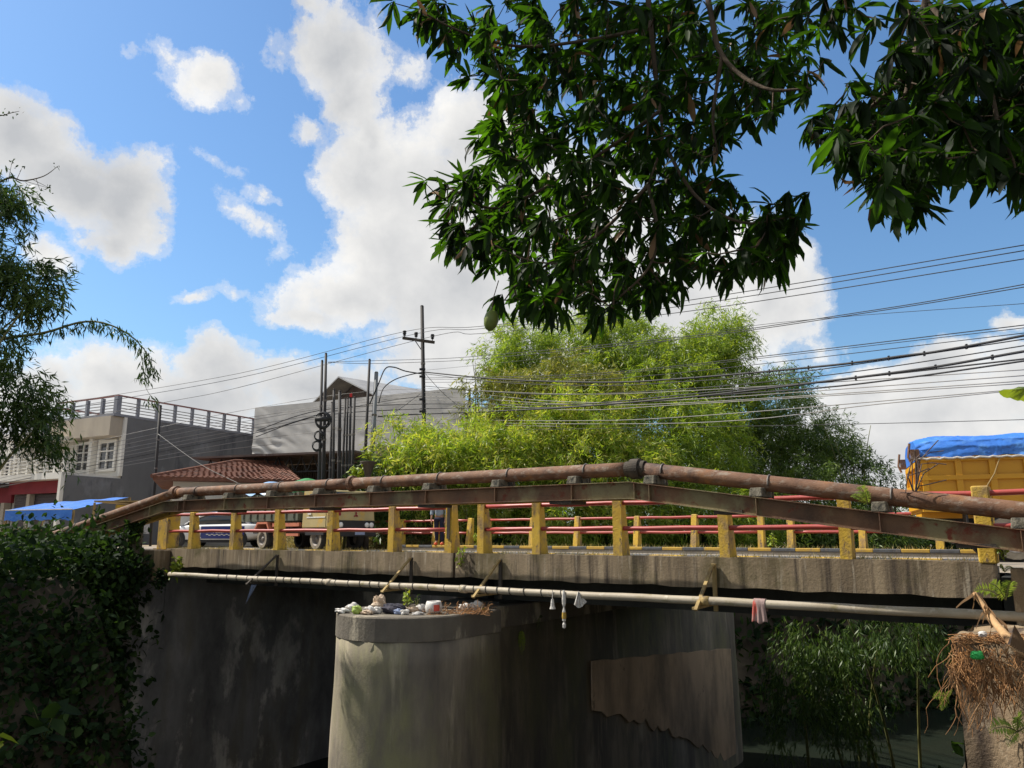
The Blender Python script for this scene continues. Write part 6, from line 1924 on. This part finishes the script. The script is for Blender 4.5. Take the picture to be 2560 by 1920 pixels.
def fern(label, c, fronds, L0, mat='fern', name='fern', group='ferns'):
    c = Vector(c)
    t = thing(name, label, 'fern', c, 0, group)
    for dv in fronds:
        dv = Vector(dv)
        l = dv.length * L0
        dn = dv.normalized()
        pts = [c + dn * (l * s) + Vector((0, 0, -0.45 * l * s * s)) for s in np.linspace(0, 1, 12)]
        f = MB().tube(pts, list(np.linspace(0.006, 0.002, 12)), 4).build('frond', MT['culm'], t)
        lp, ldr = [], []
        sd = dn.cross(Vector((0, -0.7, 0.7))).normalized()
        for i in range(2, 24):
            s = i / 24
            p = c + dn * (l * s) + Vector((0, 0, -0.45 * l * s * s))
            for sg in (-1, 1):
                lp.append(tuple(p))
                ldr.append(tuple(sd * sg + dn * 0.35 + Vector(rng.normal(size=3)) * 0.12))
        k = len(lp)
        ll = np.array([0.22 * l * math.sin(math.pi * min(1, 0.15 + (j // 2) / 26)) ** 0.8 + 0.01 for j in range(k)])
        link('leaflets', leafmesh('leaflets', DIAMOND, np.array(lp), np.array(ldr), np.tile(np.array([[0, -0.7, 0.7]]), (k, 1)), ll, np.maximum(ll * 0.16, 0.006), [MT[mat]], c), f)
    return t


fern('bright yellow fern sprouting from the rusty pipe', P(2170, 1262, 9.75), [(-0.25, -0.1, 1.0), (-0.1, -0.1, 0.7), (-0.5, 0, 0.6)], 0.42)
fern('long arching fern beside the right end of the edge beam', P(2515, 1500, 8.9), [(-0.9, -0.1, 0.75), (-0.5, -0.2, 0.9), (0.1, -0.2, 0.9)], 0.42)
fern('small fern under the right end pillar', P(2512, 1430, 9.2), [(-0.3, -0.2, 0.5), (0.2, -0.2, 0.4)], 0.3)
fern('yellow green fern clump low on the ochre block', P(2545, 1830, 7.0), [(-0.8, -0.3, 0.5), (-0.5, -0.4, 0.1), (0.3, -0.4, 0.5), (-0.2, -0.4, 0.8)], 0.4)
fern('small bright fern hanging at the left corner of the ochre block', P(2372, 1745, 7.9), [(-0.7, -0.2, 0.4), (-0.5, -0.3, -0.1), (-0.1, -0.3, 0.6)], 0.26)
fern('small yellow fern hanging on the side of the pier', P(1304, 1575, 14.93), [(-0.15, -0.3, -0.6), (0.15, -0.2, -0.8), (0.0, -0.3, -1.0)], 0.3)
fern('dim little fern higher on the side of the pier', P(1348, 1545, 15.42), [(-0.15, -0.3, -0.5), (0.2, -0.2, 0.3)], 0.3, 'weed')

# dry vines over the block
vm = MB()
for i in range(300):
    a = rng.random()
    px, Yv = 2372 + 190 * a ** 1.1, 7.95 - 0.75 * a
    p = P(px, 1600 + rng.uniform(-6, 90) + 40 * a, Yv + rng.uniform(-0.12, 0.05)) 
    pts = [p]
    l = rng.uniform(0.1, 0.7) * (1.0 if a < 0.5 else 0.5)
    v = Vector((rng.normal() * 0.6, -0.5 - 0.5 * rng.random(), rng.normal() * 0.5))
    for s in range(9):
        v = v * 0.72 + Vector((rng.normal() * 0.45, rng.normal() * 0.25, -0.42))
        q = pts[-1] + v.normalized() * (l / 9)
        # keep the strand in front of the block face
        dist = (q - A).dot(e2)
        if dist > -0.10 and q.z < -0.5:
            q -= e2 * (dist + 0.10)
        pts.append(q)
    vm.tube(pts, list(np.linspace(rng.uniform(0.004, 0.008), 0.002, 10)), 4, 0, False)
for i in range(160):       # tangle on top
    p = P(2405 + 160 * rng.random(), 1588, 7.6 + rng.random() * 0.6)
    p.z = -0.54
    v = Vector((rng.normal(), rng.normal(), 0.9))
    pts = [p]
    for s in range(7):
        v = v * 0.7 + Vector((rng.normal() * 0.5, rng.normal() * 0.5, -0.1))
        pts.append(pts[-1] + v.normalized() * 0.03)
    vm.tube(pts, 0.004, 4, 0, False)
tag(vm.build('dry_vines', MT['vine'], None), 'tangled dry brown vines hanging over the ochre block', 'vines', kind='stuff')
ds_ = thing('banana_stalk', 'broken dry banana stalk leaning over the cream pipe', 'dead plant', P(2545, 1605, 7.5))
MB().tube(smooth([P(2436, 1482, 8.0), P(2462, 1520, 7.9), P(2490, 1560, 7.7), P(2520, 1595, 7.5), P(2560, 1640, 7.3)], 5), list(np.linspace(0.02, 0.05, 21)), 10).build('stalk', MT['deadstalk'], ds_, True)
for i in range(16):
    s = rng.random()
    c = P(2436 + 110 * s, 1482 + 130 * s, 8.0 - 0.5 * s)
    v = Vector((rng.normal() * 0.5 - 0.2, rng.normal() * 0.4 - 0.1, -0.3))
    pts = [c]
    for k in range(5):
        v = v + Vector((rng.normal() * 0.25, rng.normal() * 0.2, -0.15))
        pts.append(pts[-1] + v.normalized() * 0.05)
    m = MB()
    w = rng.uniform(0.012, 0.03)
    m.add([q + Vector((0, 0, w * sg * (1 - 0.12 * j))) for j, q in enumerate(pts) for sg in (-1, 1)], [(2 * j, 2 * j + 1, 2 * j + 3, 2 * j + 2) for j in range(5)])
    m.build('dry_sheath', MT['dryleaf'], ds_, True)
dl = thing('dry_palm_leaf', 'pleated dry brown leaf fan at the right edge above the vines', 'dead plant', P(2560, 1612, 7.2))
c0 = P(2536, 1562, 7.3)
for i in range(12):
    q0, q1 = P(2518 + i * 5.5, 1612 + 3 * i, 7.2 - 0.01 * i), P(2518 + (i + 1) * 5.5, 1612 + 3 * (i + 1), 7.2 - 0.01 * i)
    md = q0.lerp(q1, 0.5) + Vector((0, -0.03, 0.01))
    MB().add([c0, q0, md, q1], [(0, 1, 2), (0, 2, 3)]).build('pleat', MT['dryleaf'], dl)

# bent reinforcing rods tied on the pipe
rbd_ = thing('rebar_bundle', 'bunch of bent reinforcing rods tied to the rusty pipe', 'rebar', P(2287, 1236, 9.55))
rb0 = P(2287, 1232, 9.55)
for pts in ([(2300, 1150), (2318, 1130), (2346, 1100)], [(2296, 1150), (2325, 1131), (2360, 1127)], [(2304, 1160), (2330, 1157), (2366, 1161)], [(2270, 1190), (2300, 1180), (2323, 1171)], [(2298, 1215), (2316, 1212), (2366, 1200)], [(2288, 1140), (2287, 1125)], [(2292, 1160), (2296, 1140)], [(2280, 1150), (2276, 1148)], [(2300, 1205), (2310, 1183), (2345, 1160)], [(2271, 1195), (2276, 1160), (2300, 1136)], [(2264, 1232), (2268, 1195), (2280, 1150)]):
    MB().tube([rb0 + Vector((rng.normal() * 0.01, rng.normal() * 0.01, 0))] + [P(x, y, 9.5 + 0.05 * rng.normal()) for x, y in pts], 0.0065, 6).build('rod', MT['rebar'], rbd_)
MB().tube([P(2345, 1240, 9.5), P(2320, 1232, 9.52), rb0, P(2250, 1232, 9.55)], 0.006, 5).build('tie_wire', MT['rebar'], rbd_)

# ------------------------------------------------------------------ rubbish
def crumple(name, label, cat, c, size, mat, group='rubbish on the pier', rough=0.28, n=12, seed=0):
    r_ = np.random.default_rng(seed + 11)
    ph = r_.uniform(0, 6, (6, 3))
    fq = r_.uniform(2, 6, (6, 3))
    c = Vector(c)
    m = MB()
    vs, fs = [], []
    for i in range(n + 1):
        th = math.pi * i / n
        for j in range(2 * n):
            a = math.pi * j / n
            d = np.array([math.sin(th) * math.cos(a), math.sin(th) * math.sin(a), math.cos(th)])
            k = 1 + rough * sum(math.sin(float((fq[q] * d).sum() + ph[q][0])) for q in range(6)) / 3 + r_.normal() * rough * 0.16
            z = d[2] * k
            vs.append(c + Vector((d[0] * k * size[0], d[1] * k * size[1], max(z, -0.75) * size[2] + 0.75 * size[2])))
    for i in range(n):
        for j in range(2 * n):
            fs.append((i * 2 * n + j, i * 2 * n + (j + 1) % (2 * n), (i + 1) * 2 * n + (j + 1) % (2 * n), (i + 1) * 2 * n + j))
    m.add(vs, fs)
    return tag(m.build(name, MT[mat], None, False), label, cat, group)


def onp(px, Y=13.1):
    v = P(px, 1530, Y)
    v.z = -0.788
    return v


RB = [
    ('plastic_bag', 'white plastic bag at the left end of the pier top', 'plastic bag', 855, 13.25, (0.12, 0.08, 0.045), 'bagw'),
    ('plastic_bag', 'crumpled grey white bag behind the lime wrapper', 'plastic bag', 880, 13.5, (0.10, 0.1, 0.075), 'bagw'),
    ('wrapper', 'lime green wrapper near the left of the rubbish', 'wrapper', 892, 13.1, (0.085, 0.06, 0.075), 'bagg'),
    ('plastic_bag', 'cream crumpled bag right of the lime wrapper', 'plastic bag', 925, 13.1, (0.09, 0.07, 0.07), 'bagw'),
    ('plastic_bag', 'brown paper bag at the front of the rubbish', 'paper bag', 918, 12.98, (0.09, 0.06, 0.04), 'bagb'),
    ('plastic_bag', 'bulging white bag left of the dark cloth', 'plastic bag', 944, 13.15, (0.08, 0.06, 0.065), 'bagw'),
    ('plastic_bag', 'tall peaked bag at the back of the rubbish', 'plastic bag', 948, 13.6, (0.11, 0.1, 0.14), 'bagb'),
    ('cloth_heap', 'dark cloth heap in the middle of the rubbish', 'cloth', 984, 13.2, (0.2, 0.14, 0.09), 'bagk'),
    ('wrapper', 'pale blue wrapper on the dark cloth', 'wrapper', 998, 13.02, (0.09, 0.04, 0.05), 'bagblue'),
    ('plastic_bag', 'small white bag in front of the dark cloth', 'plastic bag', 1012, 12.97, (0.075, 0.05, 0.045), 'bagw'),
    ('plastic_bag', 'orange brown bag just left of the round pot', 'plastic bag', 1030, 13.3, (0.12, 0.08, 0.06), 'bagb'),
    ('plastic_bag', 'pale bag lying under the weeds on the pier', 'plastic bag', 1050, 13.4, (0.09, 0.08, 0.075), 'bagw'),
    ('plastic_bag', 'silvery bag towards the right end of the rubbish', 'plastic bag', 1160, 13.7, (0.10, 0.08, 0.06), 'bagw'),
    ('plastic_bag', 'shiny white bag at the right end of the rubbish', 'plastic bag', 1192, 13.75, (0.12, 0.09, 0.085), 'bagw'),
    ('bottle_cap', 'small yellow lid at the far right of the rubbish', 'lid', 1209, 13.6, (0.028, 0.028, 0.03), 'kerby'),
    ('wrapper', 'grey wrapper below the round pot', 'wrapper', 1046, 12.95, (0.10, 0.05, 0.028), 'hem'),
]
for i, (nm, lb, ct_, px, Y, sz, mt) in enumerate(RB):
    crumple(nm, lb, ct_, onp(px, Y), sz, mt, seed=i)
c = onp(1084, 13.15)
bw = thing('plastic_pot', 'round white plastic pot with a red label in the rubbish', 'pot', c)
MB().lathe([(0.001, 0), (0.10, 0), (0.135, 0.04), (0.145, 0.10), (0.13, 0.16), (0.115, 0.20), (0.10, 0.2), (0.11, 0.15), (0.09, 0.05), (0.001, 0.04)], c, 'z', 20).build('pot', MT['bagw'], bw, True)
MB().grid(lambda a, b: c + Vector((0.149 * math.sin(0.1 + 0.7 * a), -0.149 * math.cos(0.1 + 0.7 * a), 0.05 + 0.1 * b)), 8, 3).build('label_print', MT['labelred'], bw)
dm = MB()
for i in range(150):
    p = onp(rng.uniform(1060, 1215), rng.uniform(12.95, 13.7))
    v = Vector((rng.normal(), rng.normal(), 0.9 * rng.random()))
    pts = [p]
    for s in range(5):
        v = v * 0.7 + Vector((rng.normal() * 0.5, rng.normal() * 0.5, rng.normal() * 0.35))
        q = pts[-1] + v.normalized() * 0.05
        q.z = max(q.z, -0.785)
        pts.append(q)
    dm.tube(pts, 0.004, 4, 0, False)
tag(dm.build('dry_twigs', MT['vine']), 'dry twigs and straw strewn on the pier top', 'twigs', kind='stuff')
crumple('wrapper', 'bright green wrapper caught in the dry vines', 'wrapper', P(2444, 1648, 7.45), (0.055, 0.04, 0.04), 'baggreen', 'rubbish on the block', seed=40)
crumple('plastic_bag', 'small clear white bag on top of the ochre block', 'plastic bag', P(2458, 1592, 7.75), (0.04, 0.03, 0.03), 'bagw', 'rubbish on the block', seed=41)

# things hung on the cream pipe
def onpipe(px):
    return B(tpx(px, WD), WD - 0.065, WZ)


h1_ = onpipe(1385)
g = thing('hanging_bag', 'short whitish bag tied to the cream pipe, left of three', 'plastic bag', h1_ + Vector((0, 0, -0.24)), 0, 'bags hung on the pipe')
MB().tube([h1_ + Vector((0, 0, 0.06)), h1_ + Vector((0, -0.01, -0.09))], 0.006, 5).build('string', MT['bagw'], g)
MB().lathe([(0.02, 0.0), (0.03, -0.06), (0.035, -0.11), (0.05, -0.15), (0.03, -0.155), (0.001, -0.14)], h1_ + Vector((0, -0.01, -0.08)), 'z', 9).build('bag', MT['hem'], g)
h2_ = onpipe(1413)
g = thing('hanging_bag', 'long knotted clear plastic bag dangling from the cream pipe', 'plastic bag', h2_ + Vector((0, 0, -0.52)), 0, 'bags hung on the pipe')
MB().lathe([(0.012, 0.065), (0.028, 0.0), (0.034, -0.08), (0.03, -0.15), (0.012, -0.2), (0.028, -0.26), (0.033, -0.34), (0.028, -0.40), (0.012, -0.42), (0.028, -0.45), (0.026, -0.5), (0.001, -0.52)], h2_, 'z', 9).build('bag', MT['bagw'], g)
MB().lathe([(0.031, -0.27), (0.036, -0.33), (0.033, -0.37)], h2_, 'z', 9).build('yellow_print', MT['kerby'], g)
h3_ = onpipe(1447)
g = thing('hanging_bag', 'small fan shaped bag tied to the cream pipe, right of three', 'plastic bag', h3_ + Vector((0.03, 0, -0.22)), 0, 'bags hung on the pipe')
MB().grid(lambda a, b: h3_ + Vector((0.01 + b * 0.11 * (a - 0.35) * 1.8, -0.012 * math.sin(a * 22) - 0.02, 0.06 - b * (0.20 + 0.05 * math.sin(a * 4)))), 18, 6).build('bag', MT['bagw'], g, solid=0.006)
clt = thing('hanging_cloth', 'grey and red checked cloth draped over the cream pipe', 'cloth', onpipe(1888) + Vector((0, 0, -0.28)))
ca, cb_ = B(tpx(1876, WD), WD, WZ), B(tpx(1905, WD), WD, WZ)


def clo(a, b):
    p = ca.lerp(cb_, a)
    if b < 0.3:
        an = math.pi * (1 - b / 0.3) * 0.5
        off = NN * (-0.066 * math.cos(an)) + Vector((0, 0, 0.066 * math.sin(an)))
        sp = 0
    else:
        s = (b - 0.3) / 0.7
        off = NN * (-0.068 - 0.014 * math.sin(a * 17) * s) + Vector((0, 0, -0.24 * s + 0.015 * math.sin(a * 9)))
        sp = s
    return p + off + U * (-(a - 0.5) * 0.05 * sp)


MB().grid(clo, 26, 18).build('drape', MT['cloth'], clt, True, solid=0.006)
MB().grid(lambda a, b: ca.lerp(cb_, a) + NN * (0.066 * math.cos((1 - b) * 1.57)) * (1 if b > 0 else 0) + Vector((0, 0, 0.068 * math.sin((1 - b) * 1.57) if b < 1 else -0.1)), 10, 6).build('back_fold', MT['cloth'], clt, True, solid=0.006)
# rag caught on the shaded bracket
rg_ = P(635, 1462, 18.6)
m = MB().grid(lambda a, b: rg_ + Vector((0.06 * (1 - b) * (a - 0.5) * 2 - 0.16 * b, 0.02 * math.sin(a * 9), -0.42 * b)), 8, 8)
tag(m.build('hanging_rag', MT['bagblue'], None, True, solid=0.008), 'dark bluish rag hanging below the shaded bracket', 'rag')
